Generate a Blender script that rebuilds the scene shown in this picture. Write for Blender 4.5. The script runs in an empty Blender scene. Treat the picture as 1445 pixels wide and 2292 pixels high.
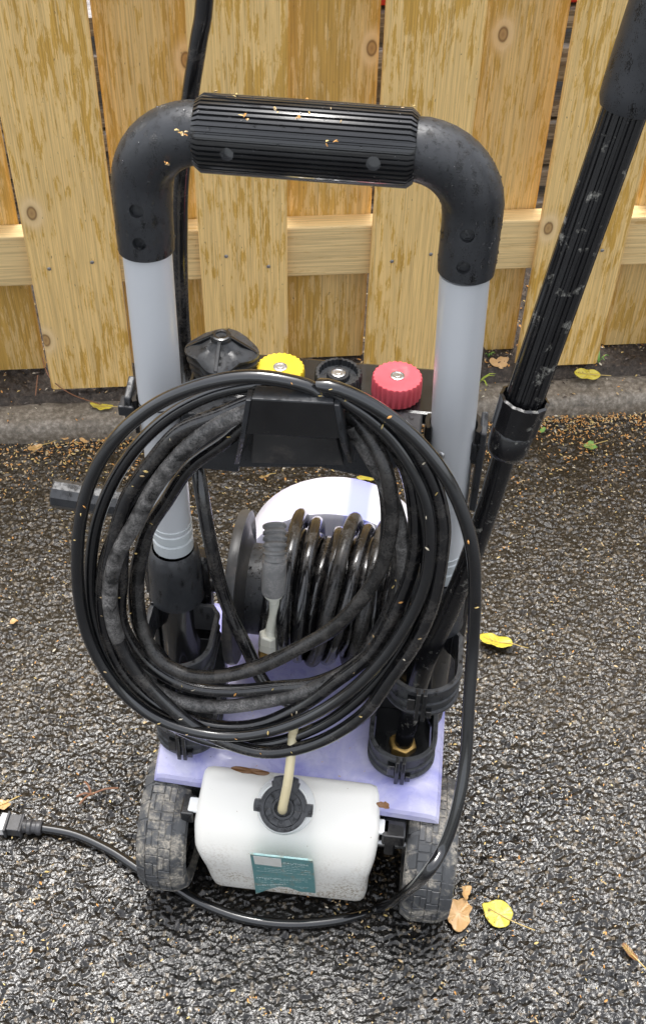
import bpy, bmesh, math, random
import numpy as np
from mathutils import Vector, Matrix
random.seed(7); RNG = np.random.default_rng(11)
SC = bpy.context.scene
COL = SC.collection

# ------------------------------------------------------------------ camera
TH, RO, HC, FPX = math.radians(45.276), math.radians(1.658), 1.35, 2600.0
IW, IH = 1445.0, 2292.0
fw = Vector((0, math.cos(TH), -math.sin(TH))); rt0 = Vector((1, 0, 0)); up0 = rt0.cross(fw)
RT = rt0*math.cos(RO) + up0*math.sin(RO); UP = -rt0*math.sin(RO) + up0*math.cos(RO)
CO = Vector((0, 0, HC))
cam = bpy.data.cameras.new('camera'); camo = bpy.data.objects.new('camera', cam); COL.objects.link(camo)
m = Matrix((RT, UP, -fw)).transposed().to_4x4(); m.translation = CO; camo.matrix_world = m
cam.sensor_fit = 'VERTICAL'; cam.sensor_height = 24; cam.lens = 24*FPX/IH
cam.clip_start = 0.05; cam.clip_end = 300
SC.camera = camo
# ------------------------------------------------------------------ world, sun, exposure
W = bpy.data.worlds.new('World'); SC.world = W; W.use_nodes = True
nt = W.node_tree; nt.nodes.clear()
sky = nt.nodes.new('ShaderNodeTexSky'); sky.sky_type = 'NISHITA'; sky.sun_disc = False
SUN_EL, SUN_AZ = math.radians(78), math.radians(-12)     # bright part of the overcast, high beyond the fence
sky.sun_elevation = SUN_EL; sky.sun_rotation = SUN_AZ
sky.air_density = 1.0; sky.dust_density = 4.0; sky.ozone_density = 1.0
hs = nt.nodes.new('ShaderNodeHueSaturation'); hs.inputs['Saturation'].default_value = 0.27
bg = nt.nodes.new('ShaderNodeBackground'); bg.inputs['Strength'].default_value = 0.15
wo = nt.nodes.new('ShaderNodeOutputWorld')
nt.links.new(sky.outputs[0], hs.inputs['Color']); nt.links.new(hs.outputs[0], bg.inputs[0]); nt.links.new(bg.outputs[0], wo.inputs[0])
sl = bpy.data.lights.new('sun', 'SUN'); sl.energy = 1.05; sl.angle = math.radians(15); sl.color = (1, 0.98, 0.95)
so = bpy.data.objects.new('sun', sl); COL.objects.link(so)
sd = Vector((math.sin(SUN_AZ)*math.cos(SUN_EL), math.cos(SUN_AZ)*math.cos(SUN_EL), math.sin(SUN_EL)))
so.rotation_euler = sd.to_track_quat('Z', 'Y').to_euler()
SC.view_settings.view_transform = 'Standard'; SC.view_settings.look = 'None'
SC.view_settings.exposure = 1.4; SC.view_settings.gamma = 1; SC.view_settings.use_curve_mapping = False

# ------------------------------------------------------------------ frames: where a sight line meets a real plane
def sight(px, py): return (fw*FPX + RT*(px-IW/2) - UP*(py-IH/2)).normalized()
def on_z(px, py, z=0.0):
    d = sight(px, py); t = (z-CO.z)/d.z; return CO + d*t
PSI = math.radians(-5.3)
MO = Vector((-.023, .82, 0)); MU = Vector((math.cos(PSI), math.sin(PSI), 0)); MV = Vector((-math.sin(PSI), math.cos(PSI), 0))
def to_local(P): d = P-MO; return Vector((d.dot(MU), d.dot(MV), d.z))
def L(px, py, v):
    d = sight(px, py); t = (v-(CO-MO).dot(MV))/d.dot(MV); return to_local(CO + d*t)
def LZ(px, py, z): return to_local(on_z(px, py, z))
def to_world(l): return MO + MU*l[0] + MV*l[1] + Vector((0, 0, l[2]))
MMAT = Matrix.Translation(MO) @ Matrix.Rotation(PSI, 4, 'Z')
FPSI = math.radians(6.4)
FO = Vector((-.4765, 1.5592, 0)); FS = Vector((math.cos(FPSI), math.sin(FPSI), 0)); FN = Vector((-math.sin(FPSI), math.cos(FPSI), 0))
FMAT = Matrix.Translation(FO) @ Matrix.Rotation(FPSI, 4, 'Z')

# ------------------------------------------------------------------ materials
class N:
    def __init__(s, name):
        s.m = bpy.data.materials.new(name); s.m.use_nodes = True; s.t = s.m.node_tree; s.b = s.t.nodes['Principled BSDF']
        s.tc = s.t.nodes.new('ShaderNodeTexCoord')
    def n(s, typ, **kw):
        x = s.t.nodes.new(typ)
        for k, v in kw.items():
            if k in x.inputs: x.inputs[k].default_value = v
            else: setattr(x, k, v)
        return x
    def l(s, a, b): s.t.links.new(a, b)
    def coord(s, scale=(1, 1, 1), src='Object', rand=False, rot=(0, 0, 0)):
        mp = s.n('ShaderNodeMapping'); mp.inputs['Scale'].default_value = scale; mp.inputs['Rotation'].default_value = rot
        s.l(s.tc.outputs[src], mp.inputs['Vector'])
        if rand:
            oi = s.n('ShaderNodeObjectInfo'); mu = s.n('ShaderNodeMath', operation='MULTIPLY'); mu.inputs[1].default_value = 37.0
            s.l(oi.outputs['Random'], mu.inputs[0])
            cx = s.n('ShaderNodeCombineXYZ'); s.l(mu.outputs[0], cx.inputs[0]); s.l(mu.outputs[0], cx.inputs[1]); s.l(mu.outputs[0], cx.inputs[2])
            s.l(cx.outputs[0], mp.inputs['Location'])
        return mp.outputs[0]
    def noise(s, vec, scale, detail=4, rough=.55, dist=0.0):
        x = s.n('ShaderNodeTexNoise'); x.inputs['Scale'].default_value = scale; x.inputs['Detail'].default_value = detail
        x.inputs['Roughness'].default_value = rough; x.inputs['Distortion'].default_value = dist
        s.l(vec, x.inputs['Vector']); return x.outputs[0]
    def vor(s, vec, scale, feature='F1', rnd=1.0):
        x = s.n('ShaderNodeTexVoronoi'); x.feature = feature; x.inputs['Scale'].default_value = scale; x.inputs['Randomness'].default_value = rnd
        s.l(vec, x.inputs['Vector']); return x
    def ramp(s, f, stops):
        x = s.n('ShaderNodeValToRGB'); e = x.color_ramp.elements
        for i, (p, c) in enumerate(stops):
            if i > 1: e.new(p)
            e[i].position = p; c = c if hasattr(c, '__len__') else (c, c, c); e[i].color = (*c[:3], 1)
        s.l(f, x.inputs[0]); return x.outputs[0]
    def mix(s, f, a, b, mode='MIX'):
        x = s.n('ShaderNodeMix'); x.data_type = 'RGBA'; x.blend_type = mode
        for v, i in ((f, 0), (a, 6), (b, 7)):
            if hasattr(v, 'node'): s.l(v, x.inputs[i])
            else: x.inputs[i].default_value = v if i == 0 else (*v, 1) if len(v) == 3 else v
        return x.outputs[2]
    def math(s, op, a, b=0.5, clamp=False):
        x = s.n('ShaderNodeMath', operation=op); x.use_clamp = clamp
        for v, i in ((a, 0), (b, 1)):
            if hasattr(v, 'node'): s.l(v, x.inputs[i])
            else: x.inputs[i].default_value = v
        return x.outputs[0]
    def bump(s, h, strength=.3, dist=.002, prev=None):
        x = s.n('ShaderNodeBump'); x.inputs['Strength'].default_value = strength; x.inputs['Distance'].default_value = dist
        s.l(h, x.inputs['Height'])
        if prev: s.l(prev, x.inputs['Normal'])
        s.l(x.outputs[0], s.b.inputs['Normal']); return x.outputs[0]
    def set(s, k, v):
        if hasattr(v, 'node'): s.l(v, s.b.inputs[k])
        else: s.b.inputs[k].default_value = (*v, 1) if hasattr(v, '__len__') and len(v) == 3 and 'Color' in k else v

def plastic(name, c1, c2, r1=.45, r2=.14, scale=60, thr=.5, bump=.25, dirt=None, dthr=.62, dscale=25, rand=False, drops=0.0, wet=0.0, dsoft=.1):
    """drops: share of the surface wetted by small round and runny droplets"""
    M = N(name); v = M.coord(rand=rand)
    n = M.noise(v, scale*.35, 3, .6, .4); colr = M.mix(M.ramp(n, [(.3, 0.0), (.7, 1.0)]), c1, c2)
    rgh = M.ramp(n, [(.35, r1), (.65, r1*.55+r2*.45)])
    h = M.math('MULTIPLY', M.noise(v, scale*5, 3, .6), .35)
    if drops:
        vv = M.coord((1, 1, .42), rand=rand); wob = M.mix(.012, vv, M.n('ShaderNodeTexNoise', Scale=120.0).outputs[1], 'ADD')
        d1 = M.vor(wob, 120); d2 = M.vor(wob, 260)
        k1 = M.math('MULTIPLY', M.ramp(d1.outputs['Distance'], [(.26, 1.0), (.34, 0.0)]), M.ramp(d1.outputs['Color'], [(1-drops, 0.0), (1-drops+.02, 1.0)]))
        k2 = M.math('MULTIPLY', M.ramp(d2.outputs['Distance'], [(.26, 1.0), (.36, 0.0)]), M.ramp(d2.outputs['Color'], [(1-drops, 0.0), (1-drops+.02, 1.0)]))
        k = M.math('MAXIMUM', k1, k2)
        colr = M.mix(k, colr, tuple(q*.12 for q in c2)); rgh = M.mix(k, rgh, (.06, .06, .06)); h = M.math('ADD', h, M.math('MULTIPLY', k, .9))
    if dirt:
        d = M.ramp(M.noise(v, dscale, 6, .65, .3), [(dthr, 0.0), (dthr+dsoft, 1.0)])
        fine = M.ramp(M.noise(v, dscale*9, 3, .6), [(.4, .25), (.6, 1.0)])
        d = M.mix(1.0, d, fine, 'MULTIPLY')
        colr = M.mix(d, colr, dirt); rgh = M.mix(d, rgh, (.75, .75, .75))
    M.set('Base Color', colr); M.set('Roughness', rgh)
    if wet: M.set('Coat Weight', wet); M.set('Coat Roughness', .07)
    M.bump(h, bump, .0008)
    return M.m
M_BLK = plastic('wet_black_plastic', (.040, .042, .046), (.024, .026, .029), .42, .16, 60, .5, .5, dirt=(.16, .14, .12), dthr=.72, drops=.5)
M_BLK2 = plastic('matt_black_plastic', (.014, .015, .016), (.008, .008, .009), .28, .14, 70, .52, .3, dirt=(.20, .18, .16), dthr=.68, wet=.6)
M_HOSE = plastic('wet_rubber_hose', (.009, .009, .010), (.005, .005, .006), .20, .10, 120, .5, .3, dirt=(.085, .077, .068), dthr=.46, dscale=38, wet=.7, dsoft=.30)
M_HOSE2 = plastic('muddy_rubber_hose', (.018, .017, .016), (.010, .010, .010), .26, .12, 90, .5, .35, dirt=(.095, .088, .080), dthr=.42, dscale=55, dsoft=.34)
M_CORD = plastic('wet_cord_jacket', (.008, .009, .010), (.006, .006, .007), .17, .09, 110, .5, .2, dirt=(.17, .15, .13), dthr=.74, dscale=30, wet=1.0)
M_LANCE = plastic('scuffed_black_lance', (.008, .008, .009), (.005, .005, .006), .28, .13, 130, .5, .4, dirt=(.36, .35, .31), dthr=.60, dscale=75, wet=.4)
M_TUBE = plastic('satin_grey_tube', (.67, .69, .71), (.63, .65, .67), .34, .26, 20, .5, .03, dirt=(.34, .32, .28), dthr=.76, dscale=60)
M_TUBE.node_tree.nodes['Principled BSDF'].inputs['Metallic'].default_value = .1
M_COLLAR = plastic('pale_collar_plastic', (.62, .66, .67), (.55, .59, .60), .3, .2, 40, .5, .05)
M_RED = plastic('red_plastic', (.70, .11, .14), (.63, .08, .10), .4, .2, 80, .5, .15, dirt=(.55, .18, .18), dthr=.6)
M_YEL = plastic('yellow_plastic', (.83, .60, .045), (.74, .50, .03), .4, .25, 80, .5, .15, dirt=(.55, .30, .05), dthr=.66)
M_TYRE = plastic('dirty_tyre_rubber', (.085, .087, .090), (.050, .053, .057), .5, .25, 60, .5, .5, dirt=(.34, .31, .26), dthr=.47, dscale=34)
M_WHITE = plastic('white_tank_plastic', (.86, .87, .85), (.82, .84, .83), .32, .2, 25, .5, .04)
M_CREAM = plastic('cream_tube_plastic', (.62, .55, .36), (.58, .50, .30), .3, .15, 50, .5, .05)
M_ZINC = plastic('zinc_metal', (.86, .85, .74), (.74, .74, .63), .3, .2, 60, .5, .1); M_ZINC.node_tree.nodes['Principled BSDF'].inputs['Metallic'].default_value = .1
M_BRASS = plastic('brass_metal', (.56, .37, .12), (.36, .22, .06), .3, .2, 60, .5, .1); M_BRASS.node_tree.nodes['Principled BSDF'].inputs['Metallic'].default_value = .5
M_STEEL = plastic('steel_screw', (.6, .6, .6), (.5, .5, .5), .3, .2, 60, .5, .1); M_STEEL.node_tree.nodes['Principled BSDF'].inputs['Metallic'].default_value = .9
M_HOLE = plastic('dark_hole_wall', (.05, .05, .045), (.02, .02, .02), .5, .3, 60, .5, .1)
def flat(name, c, r=.6):
    M = N(name); M.set('Base Color', c); M.set('Roughness', r); return M.m
# tank with splashed grit
M_DUSTY = plastic('dusty_black_plastic', (.060, .060, .060), (.032, .032, .033), .42, .25, 40, .5, .3, dirt=(.17, .15, .13), dthr=.5, dscale=18, dsoft=.25)
def tank_mat():
    M = N('gritty_white_tank'); v = M.coord()
    sx = M.n('ShaderNodeSeparateXYZ'); M.l(M.tc.outputs['Object'], sx.inputs[0])
    low = M.ramp(sx.outputs[2], [(.06, 1.0), (.15, 0.0)])
    sp = M.ramp(M.noise(v, 320, 4, .7), [(.50, 0.0), (.58, 1.0)]); cl = M.ramp(M.noise(v, 22, 3), [(.36, 0.15), (.56, 1.0)])
    f = M.mix(1.0, M.mix(1.0, sp, cl, 'MULTIPLY'), low, 'MULTIPLY')
    sp2 = M.ramp(M.noise(v, 150, 3, .7), [(.70, 0.0), (.74, .7)])
    f = M.mix(1.0, f, sp2, 'ADD')
    base = M.mix(M.noise(v, 12, 2), (.86, .85, .81), (.82, .80, .73))
    M.set('Base Color', M.mix(f, base, (.30, .22, .12)))
    M.set('Roughness', .28); M.set('Subsurface Weight', .25); M.set('Subsurface Radius', (.02, .02, .02)); M.set('Subsurface Scale', .5)
    M.bump(M.noise(v, 60, 3), .06, .001); return M.m
M_TANK = tank_mat()
def lav_mat():
    M = N('faded_lavender_plastic'); v = M.coord()
    n = M.noise(v, 11, 5, .62, .8); base = M.ramp(n, [(.28, (.21, .21, .55)), (.42, (.33, .33, .63)), (.54, (.46, .45, .68)), (.70, (.60, .59, .74))])
    sp = M.ramp(M.noise(v, 260, 3, .7), [(.66, 0.0), (.72, 1.0)]); cl = M.ramp(M.noise(v, 20, 3), [(.45, 0.0), (.62, 1.0)])
    d = M.mix(1.0, sp, cl, 'MULTIPLY')
    M.set('Base Color', M.mix(d, base, (.08, .07, .06))); M.set('Roughness', M.ramp(M.noise(v, 40, 3), [(.4, .16), (.6, .4)]))
    M.bump(M.noise(v, 90, 4), .08, .001); return M.m
M_LAV = lav_mat()
def hood_mat():
    M = N('bleached_lavender_plastic'); v = M.coord()
    n = M.noise(v, 14, 4, .6, .5); base = M.ramp(n, [(.3, (.62, .61, .74)), (.5, (.72, .71, .79)), (.7, (.80, .79, .82))])
    sx = M.n('ShaderNodeSeparateXYZ'); M.l(M.tc.outputs['Object'], sx.inputs[0])
    a = M.ramp(sx.outputs[0], [(.030, 0.0), (.036, 1.0), (.060, 1.0), (.068, 0.0)])
    M.set('Base Color', M.mix(a, base, (.33, .36, .80))); M.set('Roughness', .3); M.bump(M.noise(v, 90, 4), .08, .001); return M.m
M_HOOD = hood_mat()
def wood_mat(name, light, dark, horizontal=False, amount=.5, weather=0.0):
    M = N(name)
    sc = (1, 1, .13) if not horizontal else (.085, 1, 1)
    v = M.coord(sc, rand=True)
    blot = M.noise(v, 115, 6, .74, .25)                      # long wet / dry streaks
    wide = M.noise(M.coord((1, 1, .35) if not horizontal else (.35, 1, 1), rand=True), 9, 3)
    f = M.math('ADD', blot, M.math('MULTIPLY', M.math('SUBTRACT', wide, .5), .55))
    st = M.ramp(f, [(amount-.025, 0.0), (amount+.02, 1.0)])
    sc2 = (1, 1, .018) if not horizontal else (.018, 1, 1)
    grain = M.noise(M.coord(sc2, rand=True), 420, 4, .6, .2)
    colr = M.mix(st, light, dark)
    g = M.ramp(grain, [(.34, .62), (.62, 1.08)])
    colr = M.mix(.75, colr, g, 'MULTIPLY')
    kv = M.vor(M.coord((1, 0, .62) if not horizontal else (.5, 0, 1), rand=True, rot=(math.pi/2, 0, 0)), 5.2); kv.voronoi_dimensions = '2D'   # knots
    gate = M.ramp(kv.outputs['Color'], [(.50, 0.6), (.52, 0.0)])
    k = M.math('ADD', M.math('ADD', kv.outputs['Distance'], gate), M.math('MULTIPLY', M.math('SUBTRACT', M.noise(v, 40, 2), .5), .02))
    ring = M.ramp(k, [(.0, (.36, .20, .08)), (.022, (.50, .31, .12)), (.034, (.22, .12, .045)), (.044, (.74, .52, .25)), (.070, (.84, .62, .33)), (.10, (.76, .53, .25))])
    km = M.ramp(k, [(.05, 1.0), (.13, 0.0)])
    colr = M.mix(km, colr, M.mix(1.0, colr, ring, 'MULTIPLY') if False else ring)
    specks = M.ramp(M.noise(M.coord((1, 1, .3), rand=True), 330, 2, .5), [(.73, 0.0), (.76, .75)])
    colr = M.mix(specks, colr, (.16, .10, .045))
    M.set('Base Color', colr); M.set('Roughness', M.ramp(st, [(0, .62), (1, .40)]))
    h = M.math('ADD', M.math('MULTIPLY', grain, .8), M.math('MULTIPLY', blot, .5))
    M.bump(h, .45, .0011); return M.m
M_WF = wood_mat('treated_pine_front', (.86, .59, .235), (.66, .39, .085), amount=.54)
M_WB = wood_mat('treated_pine_back', (.76, .53, .215), (.62, .385, .095), amount=.50)
M_WR = wood_mat('treated_pine_rail', (.78, .57, .27), (.62, .40, .15), horizontal=True, amount=.6)
M_OLD = wood_mat('weathered_grey_wood', (.34, .32, .31), (.17, .15, .14), horizontal=True, amount=.5)
def asphalt_mat():
    M = N('wet_asphalt'); v = M.coord(src='Object')
    n1 = M.noise(v, 3.2, 4, .6); n2 = M.noise(v, 180, 4, .6)
    base = M.ramp(n2, [(.3, (.004, .004, .004)), (.55, (.010, .0095, .009)), (.75, (.036, .032, .027))])
    br = M.ramp(n1, [(.42, 0.0), (.62, 1.0)])
    geo = M.n('ShaderNodeSeparateXYZ'); M.l(M.tc.outputs['Object'], geo.inputs[0])
    far = M.ramp(M.math('ADD', geo.outputs[1], M.math('MULTIPLY', M.math('SUBTRACT', n1, .5), .5)), [(.82, 0.0), (1.30, 1.0)])
    brown = M.ramp(n2, [(.3, (.014, .011, .007)), (.55, (.031, .025, .018)), (.72, (.12, .10, .072))])
    base = M.mix(M.math('MULTIPLY', M.math('MAXIMUM', M.math('MULTIPLY', br, .4), far), .85), base, brown)
    # pale aggregate stones
    vo = M.vor(v, 230); pick = M.ramp(vo.outputs['Color'], [(.80, 0.0), (.83, 1.0)])
    base = M.mix(M.math('MULTIPLY', pick, .5), base, (.23, .19, .14))
    M.set('Base Color', base)
    M.set('Roughness', M.ramp(M.math('ADD', M.noise(v, 30, 3), M.math('MULTIPLY', far, .25)), [(.42, .04), (.80, .22)]))
    M.set('IOR', 1.47); M.set('Coat Weight', M.ramp(M.math('ADD', far, M.math('MULTIPLY', M.math('SUBTRACT', n1, .5), 1.2)), [(.0, .22), (.8, .03)])); M.set('Coat Roughness', .05)
    h = M.math('ADD', M.math('MULTIPLY', M.vor(v, 420).outputs['Distance'], -.6), M.math('MULTIPLY', M.noise(v, 700, 3, .6), .7))
    M.bump(h, .55, .0009); return M.m
M_ASP = asphalt_mat()
def rough_mat(name, stops, scale, rgh, bs=.6, bd=.003, wet=None):
    M = N(name); v = M.coord(); n = M.noise(v, scale, 6, .7, .2); M.set('Base Color', M.ramp(n, stops))
    M.set('Roughness', M.ramp(M.noise(v, 14, 3), [(.4, rgh[0]), (.65, rgh[1])]))
    M.bump(M.noise(v, scale*1.4, 5, .7), bs, bd); return M.m
M_KERB = rough_mat('damp_concrete', [(.3, (.075, .063, .048)), (.5, (.17, .145, .112)), (.7, (.34, .30, .25))], 110, (.35, .65))
M_SOIL = rough_mat('dark_soil', [(.3, (.020, .014, .010)), (.55, (.065, .050, .038)), (.72, (.16, .12, .085))], 120, (.5, .9), .9, .006)
def leaf_mat(name, c1, c2, spot=(.12, .06, .02)):
    M = N(name); v = M.coord(rand=True); M.set('Base Color', M.mix(M.ramp(M.noise(v, 190, 3), [(.66, 0.0), (.7, 1.0)]), M.mix(M.noise(v, 40, 3), c1, c2), spot))
    M.set('Roughness', .38); M.bump(M.noise(v, 150, 3), .3, .001)
    M.set('Subsurface Weight', .0); return M.m
M_LY = leaf_mat('yellow_leaf', (.62, .53, .07), (.54, .43, .04)); M_LT = leaf_mat('tan_leaf', (.60, .38, .17), (.48, .27, .10))
M_LG = leaf_mat('green_leaf', (.16, .33, .08), (.22, .40, .10)); M_LB = leaf_mat('brown_leaf', (.24, .11, .035), (.13, .06, .02)); M_STEM = flat('leaf_stem', (.50, .36, .12), .5)
M_S1 = flat('seed_yellow', (.56, .41, .15), .5); M_S2 = flat('seed_tan', (.50, .36, .19), .6); M_S3 = flat('seed_orange', (.56, .27, .07), .6); M_S4 = flat('crumb_pale', (.62, .55, .42), .5)
M_TWIG = flat('twig_bark', (.20, .09, .045), .6); M_GRASS = flat('grass_blade', (.33, .42, .06), .5)

# ------------------------------------------------------------------ mesh helpers
class MB:
    def __init__(s): s.v = []; s.f = []; s.mi = []
    def add(s, v, f, mi=0):
        o = len(s.v); s.v += [tuple(p) for p in v]; s.f += [tuple(i+o for i in q) for q in f]; s.mi += [mi]*len(f); return s
    def tube(s, pts, r, seg=10, caps=True, mi=0, flute=None, flat_=1.0):
        pts = [Vector(p) for p in pts]; n = len(pts)
        rr = r if hasattr(r, '__len__') else [r]*n
        T = []
        for i in range(n):
            a = pts[min(i+1, n-1)]-pts[max(i-1, 0)]; T.append(a.normalized() if a.length > 1e-9 else Vector((0, 0, 1)))
        x = T[0].orthogonal().normalized(); V = []
        for i in range(n):
            x = (x - T[i]*x.dot(T[i])).normalized(); y = T[i].cross(x)
            for k in range(seg):
                a = 2*math.pi*k/seg; q = rr[i]*(flute(k) if flute else 1)
                V.append(pts[i] + x*math.cos(a)*q + y*math.sin(a)*q*flat_)
        F = [(i*seg+k, i*seg+(k+1) % seg, (i+1)*seg+(k+1) % seg, (i+1)*seg+k) for i in range(n-1) for k in range(seg)]
        if caps: F += [tuple(range(seg-1, -1, -1)), tuple((n-1)*seg+k for k in range(seg))]
        return s.add(V, F, mi)
    def lathe(s, prof, o=(0, 0, 0), axis=(0, 0, 1), seg=32, mod=None, mi=0, caps=True):
        o = Vector(o); z = Vector(axis).normalized(); x = z.orthogonal().normalized(); y = z.cross(x); V = []
        for (r, h) in prof:
            for k in range(seg):
                a = 2*math.pi*k/seg; q = r*(mod(a, h) if mod else 1); V.append(o + z*h + x*math.cos(a)*q + y*math.sin(a)*q)
        n = len(prof)
        F = [(i*seg+k, i*seg+(k+1) % seg, (i+1)*seg+(k+1) % seg, (i+1)*seg+k) for i in range(n-1) for k in range(seg)]
        if caps: F += [tuple(range(seg-1, -1, -1)), tuple((n-1)*seg+k for k in range(seg))]
        return s.add(V, F, mi)
    def box(s, a, b, mi=0, mat=None):
        V = [Vector((x, y, z)) for z in (a[2], b[2]) for y in (a[1], b[1]) for x in (a[0], b[0])]
        if mat: V = [mat @ p for p in V]
        return s.add(V, [(0, 2, 3, 1), (4, 5, 7, 6), (0, 1, 5, 4), (2, 6, 7, 3), (0, 4, 6, 2), (1, 3, 7, 5)], mi)
    def prism(s, poly, d, mi=0):            # poly: 3-D points, d: extrusion vector
        n = len(poly); d = Vector(d); V = [Vector(p) for p in poly] + [Vector(p)+d for p in poly]
        return s.add(V, [tuple(range(n-1, -1, -1)), tuple(range(n, 2*n))] + [(k, (k+1) % n, n+(k+1) % n, n+k) for k in range(n)], mi)
    def band(s, loop, z0, z1, th, mi=0, bulge=None):     # closed wall of thickness th along loop of (u, v)
        n = len(loop); V = []
        prof = bulge or [(0, z0), (0, z1)]
        ctr = Vector((sum(p[0] for p in loop)/n, sum(p[1] for p in loop)/n))
        nor = []
        for k in range(n):
            a = Vector(loop[k-1]); b = Vector(loop[(k+1) % n]); t = (b-a).normalized(); nn = Vector((t.y, -t.x))
            if nn.dot(Vector(loop[k])-ctr) < 0: nn = -nn
            nor.append(nn)
        rows = [(o, z) for (o, z) in prof] + [(-th, prof[-1][1]), (-th, prof[0][1])]
        for (o, z) in rows:
            for k in range(n): p = Vector(loop[k]) + nor[k]*o; V.append((p.x, p.y, z))
        m_ = len(rows)
        F = [(i*n+k, i*n+(k+1) % n, ((i+1) % m_)*n+(k+1) % n, ((i+1) % m_)*n+k) for i in range(m_) for k in range(n)]
        return s.add(V, F, mi)
    def build(s, name, mat, parent=None, smooth=40, bevel=None, fix=True):
        me = bpy.data.meshes.new(name); me.from_pydata(s.v, [], s.f)
        mats = mat if isinstance(mat, (list, tuple)) else [mat]
        for q in mats: me.materials.append(q)
        if len(mats) > 1: me.polygons.foreach_set('material_index', s.mi)
        if fix:
            b = bmesh.new(); b.from_mesh(me); bmesh.ops.recalc_face_normals(b, faces=b.faces); b.to_mesh(me); b.free()
        if smooth:
            me.polygons.foreach_set('use_smooth', [True]*len(me.polygons))
            me.set_sharp_from_angle(angle=math.radians(smooth))
        me.update()
        o = bpy.data.objects.new(name, me); COL.objects.link(o)
        if parent: o.parent = parent
        if bevel:
            md = o.modifiers.new('bevel', 'BEVEL'); md.width = bevel; md.segments = 2; md.limit_method = 'ANGLE'; md.angle_limit = math.radians(35)
            md.harden_normals = False
        return o
def tag(o, label=None, cat=None, group=None, kind=None):
    for k, v in (('label', label), ('category', cat), ('group', group), ('kind', kind)):
        if v: o[k] = v
    return o
def empty(name, mat=None):
    o = bpy.data.objects.new(name, None); COL.objects.link(o); o.empty_display_size = .05
    if mat: o.matrix_world = mat
    return o
def spline(P, step=.006):
    P = [Vector(p) for p in P]; out = []
    for i in range(len(P)-1):
        a, b, c, d = P[max(i-1, 0)], P[i], P[i+1], P[min(i+2, len(P)-1)]
        n = max(2, int((c-b).length/step))
        for k in range(n):
            t = k/n; out.append(.5*((2*b) + (c-a)*t + (2*a-5*b+4*c-d)*t*t + (3*b-a-3*c+d)*t**3))
    out.append(P[-1]); return out
def cut(o, cutters):
    """sink real holes into o"""
    mb = MB()
    for (p, ax, r, d) in cutters: mb.lathe([(r, -d), (r, .02)], p, ax, 20)
    c = mb.build('cutter', M_HOLE, R0, 0)
    md = o.modifiers.new('b', 'BOOLEAN'); md.object = c; md.operation = 'DIFFERENCE'; md.solver = 'EXACT'
    dg = bpy.context.evaluated_depsgraph_get(); me = bpy.data.meshes.new_from_object(o.evaluated_get(dg))
    o.modifiers.remove(md); o.data = me; bpy.data.objects.remove(c)
    me.polygons.foreach_set('use_smooth', [True]*len(me.polygons)); me.set_sharp_from_angle(angle=math.radians(40))

# ------------------------------------------------------------------ the ground: one graded sheet of wet asphalt
def worley(x, y, s, seed=0):
    g = np.random.default_rng(seed); T = g.random((128, 128, 3)); X = x/s; Y = y/s
    ix = np.floor(X).astype(int); iy = np.floor(Y).astype(int); best = np.full(X.shape, 9.); bh = np.zeros(X.shape); sec = np.full(X.shape, 9.)
    for a in (-1, 0, 1):
        for b in (-1, 0, 1):
            c = T[(ix+a) % 128, (iy+b) % 128]; d = np.hypot(ix+a+c[..., 0]-X, iy+b+c[..., 1]-Y)
            m_ = d < best; sec = np.where(m_, best, np.minimum(sec, d)); bh = np.where(m_, c[..., 2], bh); best = np.where(m_, d, best)
    return best, sec, bh
def facets(x, y, s, seed, tilt):
    """stones with their own flat, tilted tops and narrow joints"""
    g = np.random.default_rng(seed); T = g.random((128, 128, 5)); X = x/s; Y = y/s
    ix = np.floor(X).astype(int); iy = np.floor(Y).astype(int); best = np.full(X.shape, 9.); sec = np.full(X.shape, 9.); H = np.zeros(X.shape)
    for a in (-1, 0, 1):
        for b in (-1, 0, 1):
            c = T[(ix+a) % 128, (iy+b) % 128]; dx = X-(ix+a+c[..., 0]); dy = Y-(iy+b+c[..., 1]); d = np.hypot(dx, dy)
            h = (c[..., 2]-.5)*.16 + tilt*((c[..., 3]-.5)*dx+(c[..., 4]-.5)*dy) - .10*d*d
            m_ = d < best; sec = np.where(m_, best, np.minimum(sec, d)); H = np.where(m_, h, H); best = np.where(m_, d, best)
    return H*s, np.clip((sec-best)/.22, 0, 1)
def vnoise(x, y, s, seed=0):
    g = np.random.default_rng(seed); T = g.random((256, 256)); X = x/s; Y = y/s
    ix = np.floor(X).astype(int); iy = np.floor(Y).astype(int); fx = X-ix; fy = Y-iy; fx = fx*fx*(3-2*fx); fy = fy*fy*(3-2*fy)
    t = lambda a, b: T[(ix+a) % 256, (iy+b) % 256]
    return (t(0, 0)*(1-fx)+t(1, 0)*fx)*(1-fy) + (t(0, 1)*(1-fx)+t(1, 1)*fx)*fy
def graded(a, b, st, far_a, far_b):
    mid = list(np.arange(a, b, st)); g = 1.35
    lo = []; x = a; d = st
    while x > far_a: d *= g; x -= d; lo.append(x)
    hi = []; x = mid[-1]; d = st
    while x < far_b: d *= g; x += d; hi.append(x)
    return np.array(lo[::-1]+mid+hi)
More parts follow.
